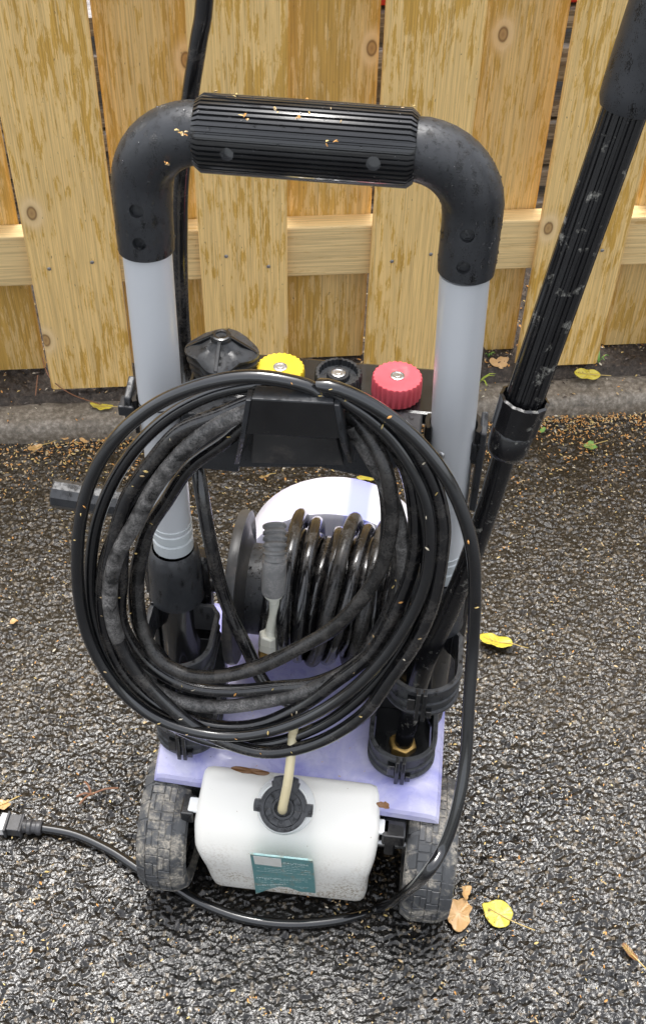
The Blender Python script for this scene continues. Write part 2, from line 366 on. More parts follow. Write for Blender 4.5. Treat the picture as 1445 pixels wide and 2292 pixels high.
def sheet(name, xs, ys, hfun, mat, M4=None):
    X, Y = np.meshgrid(xs, ys); Z = hfun(X, Y); nx, ny = len(xs), len(ys)
    co = np.stack([X, Y, Z], -1).reshape(-1, 3); i = np.arange(nx*ny).reshape(ny, nx)
    q = np.stack([i[:-1, :-1], i[:-1, 1:], i[1:, 1:], i[1:, :-1]], -1).reshape(-1, 4)
    me = bpy.data.meshes.new(name); me.vertices.add(len(co)); me.vertices.foreach_set('co', co.ravel().astype(np.float32))
    me.loops.add(q.size); me.loops.foreach_set('vertex_index', q.ravel().astype(np.int32)); me.polygons.add(len(q))
    me.polygons.foreach_set('loop_start', (np.arange(len(q))*4).astype(np.int32))
    me.polygons.foreach_set('use_smooth', np.ones(len(q), bool)); me.update(calc_edges=True); me.validate()
    me.materials.append(mat); o = bpy.data.objects.new(name, me); COL.objects.link(o)
    if M4: o.matrix_world = M4
    return o
def asp_h(X, Y):
    near = (np.abs(X) < .8) & (Y > .3) & (Y < 1.75)
    wx = X + (vnoise(X, Y, .006, 21)-.5)*.004; wy = Y + (vnoise(X, Y, .006, 22)-.5)*.004
    A, ja = facets(wx, wy*1.25, .0078, 1, 1.0); B, jb = facets(wx+.3, wy*1.25, .0048, 2, 1.0)
    sel = vnoise(X, Y, .02, 6) > .45
    C_, jc = facets(wx, wy+.7, .0042, 5, .7)
    h = np.where(sel, A+.0014*ja, B+.0011*jb) + .5*C_
    h = h + .0016*(vnoise(X, Y, .035, 3)-.5) + .004*(vnoise(X, Y, .3, 4)-.5)
    return np.where(near, h, 0.0) - .0025
tag(sheet('asphalt', graded(-.62, .68, .0019, -30, 30), graded(.44, 1.60, .0019, -20, 40), asp_h, M_ASP), kind='structure')

# kerb: low worn concrete edging, follows the fence line
KF0, KF1 = -.155, -.028       # front and back of the kerb in fence coordinates
def kerb():
    # front top edge passes through (0,950) and (1445,885)
    a = on_z(0, 953, .034); b = on_z(1445, 884, .034)
    n0 = (a-FO).dot(FN); n1 = (b-FO).dot(FN)
    def fn(S, Q):
        s = S; f = n0 + (n1-n0)*((s-(a-FO).dot(FS))/((b-a).dot(FS)))
        return f
    ss = np.arange(-4, 5, .006); prof = [(-.011, -.02), (-.010, .012), (-.006, .024), (.001, .031), (.008, .034), (.022, .035), (.034, .036), (.046, .036), (.054, .033), (.060, .02), (.060, -.02)]
    V = []; F = []
    rg = np.random.default_rng(5)
    for i, s in enumerate(ss):
        f = fn(s, 0)
        for j, (n, z) in enumerate(prof):
            k = 1 if 0 < j < 9 else 0
            V.append((s, f+n+k*(float(vnoise(np.array(s), np.array(j*.02), .03, 9))-.5)*.006, z+k*((float(vnoise(np.array(s), np.array(j*.013), .012, 8))-.5)*.003+(float(vnoise(np.array(s), np.array(0.), .25, 7))-.5)*.004)))
    m_ = len(prof)
    for i in range(len(ss)-1):
        for j in range(m_-1): F.append((i*m_+j, (i+1)*m_+j, (i+1)*m_+j+1, i*m_+j+1))
    mb = MB(); mb.add(V, F); o = mb.build('kerb', M_KERB, None, 60); o.matrix_world = FMAT
    tag(o, kind='structure'); return fn
kerb_front = kerb()
def soil_h(X, Y):
    a, a2, ah = worley(X, Y, .011, 31)
    back = kerb_front(X, 0) + .050
    h = .034 + .016*(vnoise(X, Y, .06, 32)) + .012*ah*np.clip(1-a, 0, 1) + .014*(vnoise(X, Y, .2, 33)-.4) + .010*np.clip((Y-back)/.08, 0, 1)
    return np.where(Y < back+.008, .030, h)
tag(sheet('soil', graded(-.15, 1.25, .004, -30, 30), np.concatenate([np.arange(-.10, .30, .004), np.geomspace(.31, 30, 40)]), lambda X, Y: np.where(Y < kerb_front(X, 0)+.040, -.03, soil_h(X, Y)), M_SOIL, FMAT), kind='structure')

# ------------------------------------------------------------------ fence: shadow-box boards on rails
fence = empty('wooden_fence', FMAT)
tag(fence, 'pale treated pine board fence with overlapping boards behind the machine', 'fence')
def board(s0, s1, n0, th, z0, z1, mat, lean=0.0, horizontal=False):
    mb = MB(); nz = 14; c = .0035; V = []; F = []
    if horizontal:
        mb.box((s0, n0, z0), (s1, n0+th, z1)); o = mb.build('rail', mat, fence, 0, bevel=.003); return o
    for i in range(nz+1):
        z = z0 + (z1-z0)*i/nz; w = .0012*math.sin(z*7+s0*30); dx = lean*(z-z0)
        ring = [(s0+c, n0), (s1-c, n0), (s1, n0+c), (s1, n0+th-c), (s1-c, n0+th), (s0+c, n0+th), (s0, n0+th-c), (s0, n0+c)]
        for (a, b) in ring: V.append((a+dx+w, b+.002*math.sin(z*3+s0*9), z))
    for i in range(nz):
        for k in range(8): F.append((i*8+k, i*8+(k+1) % 8, (i+1)*8+(k+1) % 8, (i+1)*8+k))
    F += [tuple(range(7, -1, -1)), tuple(nz*8+k for k in range(8))]
    mb.add(V, F); return mb.build('board', mat, fence, 30)
zb = {0: .058, 1: .085}
FRONT = [(-.280, -.140), (0, .141), (.271, .411), (.546, .688), (.819, .967), (1.092, 1.232), (1.37, 1.51), (-.56, -.42), (1.65, 1.79), (-.84, -.70)]
BACK = [(-.154, -.014), (.139, .279), (.405, .549), (.683, .825), (.992, 1.132), (1.24, 1.38), (-.43, -.29), (1.51, 1.65), (-.70, -.57)]
for i, (a, b) in enumerate(FRONT): board(a, b, 0, .017, .058 if a < .2 else .064, 1.80, M_WF, [0, .0, .0005, .001][i % 4])
for i, (a, b) in enumerate(BACK): board(a, b, .056, .017, .063, 1.80, M_WB, [0, .001, 0, -.001][i % 4])
for (z0, z1) in ((.26, .352), (.88, .972), (1.55, 1.642)): board(-1.4, 2.2, .0175, .038, z0, z1, M_WR, horizontal=True)
nail_me = None
for (a, b) in FRONT[:6]:
    for q in (.28, .72):
        for zr in (.305, .925):
            if nail_me is None:
                no = MB().lathe([(.0032, 0), (.0032, .0006), (.002, .0010)], (0, 0, 0), (0, -1, 0), 10).build('nail', M_STEEL, fence, 30); nail_me = no.data
            else: no = bpy.data.objects.new('nail', nail_me); COL.objects.link(no); no.parent = fence
            no.location = (a+(b-a)*q+random.uniform(-.008, .008), -.0012, zr+random.uniform(-.012, .012))
for s in (-.95, 1.45): MB().box((s, .0745, .02), (s+.089, .1635, 1.9)).build('post', M_WB, fence, 0, bevel=.003)

# ------------------------------------------------------------------ what shows through the gaps of the fence
def lumber():
    root = empty('lumber_stack', FMAT); tag(root, 'grey weathered planks stacked behind the fence gaps', 'planks')
    z = .06
    for k in range(8):
        h = .036; MB().box((-.4, .50+.012*(k % 3), z), (1.6, .68+.01*(k % 2), z+h)).build('plank', M_OLD, root, 0, bevel=.003)
        z += h + (.007 if k % 2 else .030)
        if k % 2 == 0:
            for s in (.0, .58, 1.1): MB().box((s, .53, z-.0285), (s+.05, .67, z-.0015)).build('spacer', M_OLD, root, 0)
    return z
zt = lumber()
rb = MB(); rb.box((.3, .52, zt+.001), (1.25, .66, zt+.16)); rb.box((.29, .51, zt+.135), (1.26, .67, zt+.16))
rbo = rb.build('red_crate', flat('red_paint', (.45, .03, .02), .5), None, 0, bevel=.004); rbo.matrix_world = FMAT
tag(rbo, 'red box lying on the planks, glimpsed through gaps at the top of the picture', 'box')

# ================================================================== THE MACHINE
R0 = empty('pressure_washer', MMAT)
tag(R0, 'upright pressure washer with faded lavender body, grey handle tubes and white detergent tank', 'pressure washer')
HV = .03
UL0, UL1 = (-.1370, .013, .440), (-.1370, .025, .80)
UR0, UR1 = (.1490, .013, .438), (.1345, .025, .80)
def lerp(a, b, t): return Vector(a)*(1-t) + Vector(b)*t
for (a, b) in ((UL0, UL1), (UR0, UR1)):
    pts = [lerp(a, b, t) for t in np.linspace(.06, 1, 12)]
    tb = MB().tube(pts, [.0203+.0010*i/11 for i in range(12)], 40).build('handle_tube', M_TUBE, R0, 50)
    ax = (Vector(b)-Vector(a)).normalized()
    MB().lathe([(.0214, 0), (.0214, .014), (.0198, .0155), (.0198, .0175), (.0214, .019), (.0214, .028), (.0196, .030), (.0196, .032), (.0212, .0335), (.0212, .036)], a, ax, 40).build('collar', M_COLLAR, tb, 30)
# thin dark seam ring on the left tube, screw on the right one
MB().tube([lerp(UL0, UL1, .545), lerp(UL0, UL1, .549)], .0212, 40).build('tube_seam', M_BLK2, R0, 30)
p = L(345, 888, .022)
ti = [o for o in R0.children]
sc_ = L(985, 1021, -.008); MB().lathe([(.0042, 0), (.0042, .0015), (.003, .0025), (.001, .0027)], sc_+Vector((0, .002, 0)), (-.1, -1, .1), 16).build('screw', M_STEEL, R0, 40)
# elbows
def elbow(sgn, foot, gx):
    zg = .906; u0 = foot[0]; R = .052; pts = []; rad = []
    top = Vector((sgn*gx, .030, zg)); base = Vector(foot)
    pts = [base, base+Vector((0, .0005, .010)), base+Vector((0, .001, .024))]
    rad = [.0240, .0245, .0245]
    cx = u0-sgn*R; cz = zg-R
    zc0 = pts[-1].z
    pts.append(Vector((u0, .0285, cz-.006))); rad.append(.0247)
    for a in np.linspace(8, 82, 10):
        t = math.radians(a); pts.append(Vector((cx+sgn*R*math.cos(t), .030, cz+R*math.sin(t)))); rad.append(.0250+.0008*math.sin(2*t))
    pts.append(Vector((cx, .030, zg))); rad.append(.0245)
    pts.append(Vector((sgn*gx, .030, zg))); rad.append(.0245)
    o = MB().tube(pts, rad, 40).build('handle_elbow', M_BLK, R0, 50)
    return o
eL = elbow(-1, (-.1372, .0245, .799), .083); eR = elbow(1, (.1350, .0245, .803), .083)
M_DROP = N('water_drop'); M_DROP.set('Base Color', (1, 1, 1)); M_DROP.set('Roughness', .02); M_DROP.set('IOR', 1.33); M_DROP.set('Transmission Weight', 1.0); M_DROP = M_DROP.m
def drops(host, n, smin, smax, zmin=-9, name='water_drops'):
    me = host.data; fs = [p for p in me.polygons if p.normal.y < .25 and p.normal.z > -.5 and p.center.z > zmin and p.area < .01]
    w = [p.area for p in fs]; mb = MB(); r = random.Random(n)
    for p in r.choices(fs, w, k=n):
        vs = [me.vertices[i].co for i in p.vertices]; a, b = r.random(), r.random()
        if len(vs) < 4: continue
        c = (vs[0]*(1-a)+vs[1]*a)*(1-b) + (vs[3]*(1-a)+vs[2]*a)*b; q = r.uniform(smin, smax)*(1.6 if r.random() < .1 else 1); t = p.normal.orthogonal().normalized(); u = p.normal.cross(t)
        V = []
        for (k, h) in ((1, -.15), (.82, .32), (.45, .55)):
            for i in range(8): an = math.pi*i/4; V.append(c + (t*math.cos(an)*k + u*math.sin(an)*k)*q*.5*(1+.2*math.sin(an*2+q*9e3)) + p.normal*h*q*.5)
        V.append(c+p.normal*q*.30)
        mb.add(V, [(j*8+i, j*8+(i+1) % 8, j*8+8+(i+1) % 8, j*8+8+i) for j in (0, 1) for i in range(8)] + [(16+i, 16+(i+1) % 8, 24) for i in range(8)])
    o = mb.build(name, M_DROP, host, 80); o['kind'] = 'stuff'; return o
drops(eL, 150, .0010, .0026); drops(eR, 260, .0010, .0028)
def surf(px, py, v): return L(px, py, v)
cut(eL, [(surf(305, 473, .004), (0, -1, .25), .0060, .007), (surf(313, 545, .003), (0, -1, .25), .0058, .007)])
cut(eR, [(surf(1045, 528, .004), (0, -1, .25), .0060, .007), (surf(1036, 598, .003), (0, -1, .25), .0058, .007)])
# fluted grip
def grip():
    seg = 336
    def fl(k):
        a = 2*math.pi*k/seg; c = math.cos(a*42)
        return 1.0 + (.018 if c > -.1 else -.055)
    x0, x1 = -.0885, .0850; pts = []; rad = []
    for t, r in ((0, .0255), (.0005, .0262), (.030, .0300), (.5, .0302), (.970, .0300), (.9995, .0262), (1, .0255)):
        pts.append(Vector((x0+(x1-x0)*t, .030, .906))); rad.append(r)
    return MB().tube(pts, rad, seg, flute=fl).build('grip', M_BLK2, R0, 25)
g = grip(); drops(g, 110, .0010, .0022)
cut(g, [(L(508, 345, .0015), (0, -1, .35), .0052, .009), (L(835, 366, .0015), (0, -1, .35), .0056, .009)])
# sockets and columns
for (u, du) in ((-.137, 0), (.149, 0)):
    c = MB().lathe([(.030, 0), (.0305, .002), (.0295, .006), (.0285, .055), (.0265, .070), (.0225, .074), (.0215, .070)], (u, .008, .366), (0, .03, 1), 40, caps=False).build('socket', M_BLK, R0, 40)
    MB().lathe([(.024, 0), (.0245, .17)], (u, .004, .198), (0, .015, 1), 32).build('column', M_BLK2, R0, 40)
    MB().box((u-.036, .012, .20), (u+.036, .034, .42)).build('column_back', M_BLK2, R0, 0, bevel=.005)
# lance holder rings: stadium-shaped bands with ridges and a split clasp in front
def ring(u, vf, vb, hw, z0, h, tilt=0.0):
    loop = []; n = 22
    for k in range(n+1):
        a = math.pi + math.pi*k/n; loop.append((u+hw*math.cos(a), vf+hw*.92+hw*.92*math.sin(a)))
    loop += [(u+hw, vb-.01), (u+hw*.8, vb), (u, vb), (u-hw*.8, vb), (u-hw, vb-.01)]
    prof = [(.0005, z0), (.0022, z0+.002), (.0022, z0+.005), (0, z0+.007), (0, z0+h*.36), (.0016, z0+h*.40), (.0016, z0+h*.46), (0, z0+h*.50), (0, z0+h-.008), (.0022, z0+h-.006), (.0022, z0+h-.001), (.001, z0+h)]
    rg = MB().band(loop, z0, z0+h, .0032, bulge=prof).build('lance_holder', M_BLK, R0, 30)
    mb = MB()
    for s in (-1, 1): mb.box((u+s*.0034-.0022, vf-.0065, z0-.002), (u+s*.0034+.0022, vf+.002, z0+h+.001))
    mb.box((u-.0145, vf-.0045, z0+h*.30), (u-.0062, vf+.003, z0+h*.75)); mb.box((u+.0062, vf-.0045, z0+h*.05), (u+.012, vf+.003, z0+h*.3))
    mb.build('clasp', M_BLK2, rg, 0, bevel=.0006)
    return rg
ring(-.1250, -.092, -.004, .0375, .326, .040); ring(.1400, -.092, -.004, .0385, .326, .042)
ring(-.1210, -.0935, .006, .0345, .2025, .040); ring(.1270, -.0945, .006, .0365, .2025, .040)
for u in (-.123, .132):
    MB().box((u-.040, -.012, .2005), (u-.034, .018, .37)).build('holder_web', M_BLK2, R0, 0, bevel=.001)
for (u, hw) in ((-.1210, .030), (.1270, .032)): MB().prism([(u+hw*math.cos(t), -.0600+hw*.92*math.sin(t), .2008) for t in np.linspace(math.pi, 2*math.pi, 16)]+[(u+hw, 0, .2008), (u-hw, 0, .2008)], (0, 0, .0027)).build('holder_floor', M_BLK2, R0, 0, bevel=.001)
for (u, hw) in ((-.1210, .0345), (.1270, .0365)): MB().box((u-hw, .0, .2015), (u+hw, .012, .30)).build('holder_back', M_BLK2, R0, 0, bevel=.001)
# body: lavender deck with lip, black trim, bleached hood
def deck():
    o_ = MB(); prof = [(-.1215, .174), (-.1210, .183), (-.1185, .1875), (-.104, .1955), (-.088, .200), (.09, .201), (.135, .197), (.15, .185), (.15, .174)]
    us = [-.153, -.150, -.144, -.05, .05, .165, .172, .176]
    V = []; F = []; n = len(prof)
    for i, u in enumerate(us):
        e = {0: .010, 1: .004, 2: 0.001, 5: .001, 6: .004, 7: .010}.get(i, 0)
        sk = .008*(u/.17)
        for (v, z) in prof: V.append((u, v*(1-e*.6)-(.008*(u/.17) if v < 0 else 0), z - (e if z > .18 else 0)))
    for i in range(len(us)-1):
        for k in range(n): F.append((i*n+k, (i+1)*n+k, (i+1)*n+(k+1) % n, i*n+(k+1) % n))
    F += [tuple(range(n)), tuple((len(us)-1)*n+k for k in range(n-1, -1, -1))]
    o_.add(V, F); return o_.build('body_cover', M_LAV, R0, 24)
deck()
MB().box((-.151, -.116, .150), (.174, .148, .1735)).build('body_trim', M_BLK2, R0, 0, bevel=.004)
MB().box((-.098, -.085, .052), (.120, .150, .1495)).build('chassis', M_BLK2, R0, 0, bevel=.008)
def hood():
    mb = MB(); V = []; F = []; n = 28; vs = [(.172, .96, -.002), (.175, 1.0, 0), (.21, 1.0, .002), (.25, .97, -.005), (.28, .88, -.02), (.29, .7, -.05)]
    for (v, k, dz) in vs:
        for i in range(n+1):
            a = math.pi*i/n; c, s_ = math.cos(a), math.sin(a)
            V.append((.024-.128*k*c, v, .185+(.160+dz)*k*abs(s_)**.95))
        V.append((.024+.128*k, v, .06)); V.append((.024-.128*k, v, .06))
    m_ = n+3
    for j in range(len(vs)-1):
        for i in range(m_): F.append((j*m_+i, j*m_+(i+1) % m_, (j+1)*m_+(i+1) % m_, (j+1)*m_+i))
    F += [tuple(range(m_)), tuple((len(vs)-1)*m_+i for i in range(m_-1, -1, -1))]
    return mb.add(V, F).build('hood', M_HOOD, R0, 35)
hood()
# tyres, rims, axle
def tyre(u0, u1, vc, r):
    hub = MB().lathe([(.02, 0), (.035, .004), (.058, .006), (.058, u1-u0-.012), (.035, u1-u0-.010), (.02, u1-u0-.004)], (u0+.002, vc, r), (1, 0, 0), 32).build('wheel', M_BLK2, R0, 40)
    w = u1-u0; ro = r-.0022
    prof = [(.058, .006), (.066, .002), (ro-.014, .0), (ro-.005, .004), (ro-.001, .010), (ro, w*.35), (ro, w*.65), (ro-.001, w-.010), (ro-.005, w-.004), (ro-.014, w), (.066, w-.002), (.058, w-.006)]
    mb = MB().lathe(prof, (u0, vc, r), (1, 0, 0), 72, caps=False)
    cols = [(.0015, .0128, -.006), (.0138, .0275, 0), (.0284, .0420, 0), (.0430, w-.0015, -.006)]
    nb = 26
    for ci, (a, b, side) in enumerate(cols):
        for k in range(nb):
            t0 = (k + (.5 if ci % 2 else 0) + random.uniform(-.03, .03))/nb*2*math.pi; sp = 2*math.pi/nb*(.91 if ci in (1, 2) else .82)
            sk = .10 if ci in (0, 3) else 0
            cutp = random.uniform(.35, .65); subs = [(a, b, 0, 1)]
            if ci in (1, 2): subs = [(a, a+(b-a)*cutp-.0004, 0, .93), (a+(b-a)*cutp+.0004, b, .07, 1)] if k % 2 else [(a, b, 0, .46), (a, b, .52, 1)]
            for (sa, sb_, ta, tb) in subs:
                V = []; lift = random.uniform(-.0004, .0003)
                for (rr0, gg) in ((ro-.004, 0), (r-.0014, 0), (r-.0008, .0005)):
                    for (uu, tt) in ((sa, ta), (sb_, ta), (sb_, tb), (sa, tb)):
                        rr = rr0+lift; edge = (ci == 0 and uu == a) or (ci == 3 and uu == b)
                        if edge: rr -= .0065
                        th = t0 + sp*tt + (sk if edge else 0)*.6 + (gg/r if tt == ta else -gg/r)
                        V.append((u0+uu+(gg if uu == sa else -gg), vc+rr*math.cos(th), r+rr*math.sin(th)))
                mb.add(V, [(0, 1, 2, 3), (8, 9, 10, 11)]+[(j*4+q, j*4+(q+1) % 4, j*4+4+(q+1) % 4, j*4+4+q) for j in (0, 1) for q in range(4)])
    mb.build('tyre', M_TYRE, hub, 30)
tyre(-.166, -.108, -.108, .0865); tyre(.142, .201, -.110, .0865)
MB().tube([(-.16, -.108, .0865), (.195, -.110, .0865)], .007, 14).build('axle', M_STEEL, R0, 50)
for u in (-.104, .118):
    MB().prism([(u, -.140, .149), (u, -.02, .149), (u, -.02, .07), (u, -.105, .06), (u, -.145, .12)], (.012, 0, 0)).build('tank_bracket', M_BLK2, R0, 0, bevel=.002)
    MB().box((u-.012 if u < 0 else u-.004, -.150, .150), (u+.003 if u < 0 else u+.022, -.124, .170)).build('bracket_clip', M_BLK2, R0, 0, bevel=.002)
# detergent tank
def tank():
    prof = [(-.100, .196), (-.113, .199), (-.130, .192), (-.150, .175), (-.166, .150), (-.1745, .120), (-.171, .080), (-.163, .034), (-.153, .022), (-.135, .018), (-.105, .022), (-.094, .045), (-.092, .17)]
    # finer closed profile
    P = [Vector((0, a, b)) for a, b in prof]; n0 = len(P); fine = []
    for i in range(n0):
        a, b, c, d = P[i-1], P[i], P[(i+1) % n0], P[(i+2) % n0]
        for k in range(4):
            t = k/4; fine.append(.5*((2*b)+(c-a)*t+(2*a-5*b+4*c-d)*t*t+(3*b-a-3*c+d)*t**3))
    n = len(fine); ctr = sum(fine, Vector())/n; V = []; F = []
    def half(side, z):      # half width varies with height: shoulders, waist, foot
        if side < 0: return np.interp(z, [.015, .04, .09, .135, .17, .2], [.082, .085, .091, .1005, .1015, .0975])
        return np.interp(z, [.03, .05, .10, .15, .18, .2], [.0990, .1010, .1015, .1070, .1090, .106])
    us = [-1, -.985, -.95, -.88, -.6, -.3, 0, .3, .6, .88, .95, .985, 1]; ins = {0: .012, 1: .0065, 2: .0022, 3: .0003}
    m_ = len(us)
    for i, u in enumerate(us):
        e = ins.get(min(i, m_-1-i), 0)
        for p in fine:
            d = (ctr-p); d = d.normalized()*e
            z = p.z
            V.append((u*float(half(u, z)) + .002, p.y+d.y, p.z+d.z))
    for i in range(m_-1):
        for k in range(n): F.append((i*n+k, (i+1)*n+k, (i+1)*n+(k+1) % n, i*n+(k+1) % n))
    F += [tuple(range(n)), tuple((m_-1)*n+k for k in range(n-1, -1, -1))]
    return MB().add(V, F).build('detergent_tank', M_TANK, R0, 70)
TK = tank()
MB().box((-.108, -.146, .166), (-.096, -.128, .172)).build('tank_lug', M_WHITE, TK, 0, bevel=.002)
MB().box((.107, -.146, .164), (.122, -.128, .170)).build('tank_lug', M_WHITE, TK, 0, bevel=.002)
# cap: neck, knurled disc with tabs
CP = L(634, 1808, -.154); CN = Vector((0, -.60, .80)).normalized(); cx_ = Vector((1, 0, 0)); cy_ = CN.cross(cx_)
MB().lathe([(.033, -.030), (.0315, -.016), (.0285, -.010), (.0280, -.004)], CP, CN, 40).build('tank_neck', M_WHITE, TK, 50)
def cap():
    def outline(a):
        r = .0262
        for c, w, e in ((math.pi/2, .55, .0085), (0, .25, .0065), (math.pi, .25, .0065)):
            d = abs((a-c+math.pi) % (2*math.pi)-math.pi)
            if d < w: r = .0262 + e*(1 if d < w*.8 else .6)
        return r
    seg = 96; V = []; F = []
    for (k, h) in ((1, -.006), (1.0, .004), (.97, .0055), (.80, .0055), (.78, .0035), (.48, .0035), (.46, .0065), (.36, .0065), (.34, .003), (0.02, .003)):
        for i in range(seg):
            a = 2*math.pi*i/seg; r = outline(a)*k if k > .9 else .0262*k; V.append(CP + CN*h + cx_*math.cos(a)*r + cy_*math.sin(a)*r)
    m_ = 10
    for j in range(m_-1):
        for i in range(seg): F.append((j*seg+i, j*seg+(i+1) % seg, (j+1)*seg+(i+1) % seg, (j+1)*seg+i))
    F += [tuple(range(seg-1, -1, -1)), tuple((m_-1)*seg+i for i in range(seg))]
    c = MB().add(V, F).build('tank_cap', M_BLK, TK, 30)
    for a in (200, 245, 295, 340, 30, 150):
        t = math.radians(a); q = CP + CN*.0036 + (cx_*math.cos(t)+cy_*math.sin(t))*.0165
        ex = (cx_*math.cos(t)+cy_*math.sin(t)); ey = CN.cross(ex)
        P = [q+ex*.0035-ey*.0044, q+ex*.0035+ey*.0044, q-ex*.0035+ey*.0028, q-ex*.0035-ey*.0028]
        MB().prism(P, CN*.0016).build('cap_pad', M_BLK, R0, 0, bevel=.0004).parent = R0
    return c
cap_o = cap()
for o in list(R0.children):
    if o.name.startswith('cap_pad'): o.parent = TK
def text(s, size, mat, parent, o, ex, ey, name, sx=1.0, extr=.0001):
    cu = bpy.data.curves.new(name, 'FONT'); cu.body = s; cu.size = size; cu.extrude = extr
    t = bpy.data.objects.new(name, cu); COL.objects.link(t); dg = bpy.context.evaluated_depsgraph_get()
    me = bpy.data.meshes.new_from_object(t.evaluated_get(dg)); bpy.data.objects.remove(t)
    ob = bpy.data.objects.new(name, me); COL.objects.link(ob); me.materials.clear(); me.materials.append(mat)
    ez = ex.cross(ey); mm = Matrix((ex*sx, ey, ez)).transposed().to_4x4(); mm.translation = o; me.transform(mm)
    ob.parent = parent; return ob
M_PRINT = flat('pale_print', (.60, .72, .70), .5); M_TEAL = plastic('teal_label_print', (.10, .26, .27), (.14, .31, .31), .4, .25, 150, .5, .05, dirt=(.30, .30, .24), dthr=.53, dscale=90)
text('D', .0062, flat('cap_mark', (.004, .004, .004)), TK, CP+CN*.0057+cx_*.0275-cy_*.004, cx_, cy_, 'cap_letter')
# siphon tube
P = [CP+CN*.002, CP+CN*.014, L(643, 1755, -.150), L(649, 1710, -.138), L(655, 1650, -.120), L(660, 1600, -.102), LZ(668, 1570, .203)]
MB().tube(spline(P, .004), .0052, 16).build('siphon_tube', M_CREAM, R0, 60)
# label on the tank front, creased lower edge
def label_plane(px, py):
    # tank front face between z .045 and .12
    a = Vector((0, -.1778, .118)); b = Vector((0, -.1655, .045)); t = (b-a).normalized(); nrm = Vector((0, -t.z*-1, 0))
    nrm = t.cross(Vector((1, 0, 0))).normalized()
    if nrm.y > 0: nrm = -nrm
    d = sight(px, py); dl = Vector((d.dot(MU), d.dot(MV), d.z)); ol = to_local(CO); k = (a-ol).dot(nrm)/dl.dot(nrm)
    return ol+dl*k, nrm
def label():
    px = [(560, 1909), (700, 1924), (706, 1996), (672, 1993), (645, 1983), (625, 1981), (600, 1988), (573, 1998), (567, 1950)]
    nrm = label_plane(600, 1950)[1]; poly = [label_plane(*q)[0]+nrm*.0016 for q in px]
    lb = MB().prism(poly, -nrm*.0022).build('warning_label', M_TEAL, TK, 0)
    q = [label_plane(*t_)[0]+nrm*.0020 for t_ in ((567, 1912), (629, 1919), (631, 1937), (571, 1930))]
    MB().prism(q, -nrm*.0003).build('label_window', plastic('white_label_panel', (.78, .78, .74), (.70, .69, .64), .4, .3, 90, .5, .05, dirt=(.45, .42, .36), dthr=.6, dscale=100), lb, 0)
    def at(x, y): return label_plane(x, y)[0]+nrm*.0021
    ex = (at(690, 1925)-at(640, 1920)).normalized(); ey = nrm.cross(ex).normalized()
    if ey.z < 0: ey = -ey
    text('CAUTION:', .0062, M_PRINT, lb, at(633, 1929), ex, ey, 'label_text')
    text('ATTENTION:', .0056, M_PRINT, lb, at(573, 1962), (at(690, 1960)-at(640, 1958)).normalized(), ey, 'label_text', .95)
    text('AVERTISSEMENT:', .0056, M_PRINT, lb, at(576, 1979), (at(690, 1973)-at(640, 1975)).normalized(), ey, 'label_text', .95)
    mb = MB()
    for (x0, x1, y0, y1) in [(633, 692, 1932, 1938), (633, 680, 1935.5, 1940), (633, 697, 1939, 1946), (575, 697, 1937, 1950), (575, 660, 1941, 1949), (575, 698, 1945, 1955), (578, 698, 1965, 1963), (578, 690, 1968, 1966), (578, 697, 1971.5, 1970), (580, 640, 1984, 1978), (580, 632, 1987.5, 1981), (660, 700, 1981, 1984), (672, 702, 1985, 1988)]:
        a, b = at(x0, y0), at(x1, y1); n_ = int((b-a).length/.004)
        for i in range(max(n_, 1)):
            if random.random() < .22: continue
            p0 = lerp(a, b, i/n_); p1 = lerp(a, b, (i+.82)/n_); mb.prism([p0, p1, p1+ey*.00055, p0+ey*.00055], nrm*.0001)
    mb.build('fine_print', M_PRINT, lb, 0)
label()
# brown leaf caught between tank and deck is a thing of its own (below)

# ---- cross bracket between the tubes, hook, nozzle caps
def pz(u, v, z): return Vector((u, v, z))
br = MB().prism([pz(-.1150, -.004, .572), pz(-.060, -.004, .571), pz(-.060, -.004, .578), pz(.020, -.004, .588), pz(.076, -.004, .579), pz(.095, -.004, .600), pz(.112, -.004, .612), pz(.112, -.004, .642), pz(-.1120, -.004, .642)], (0, .030, 0)).build('cross_bracket', M_BLK, R0, 0, bevel=.002)
MB().box((-.115, .0265, .626), (.128, .098, .6405)).build('nozzle_shelf', M_BLK2, R0, 0, bevel=.004)
MB().box((-.095, .0270, .572), (.060, .040, .6255)).build('shelf_rib', M_BLK2, R0, 0, bevel=.002)
for (u, z0, z1) in ((-.137, .600, .640), (.1415, .600, .640)):
    arc = np.radians(np.linspace(-25, 205, 22))
    q = [pz(u+.0268*math.cos(t), .019+.0268*math.sin(t), z0) for t in arc] + [pz(u+.0225*math.cos(t), .019+.0225*math.sin(t), z0) for t in arc[::-1]]
    MB().prism(q, (0, 0, z1-z0)).build('tube_clamp', M_BLK2, R0, 30)
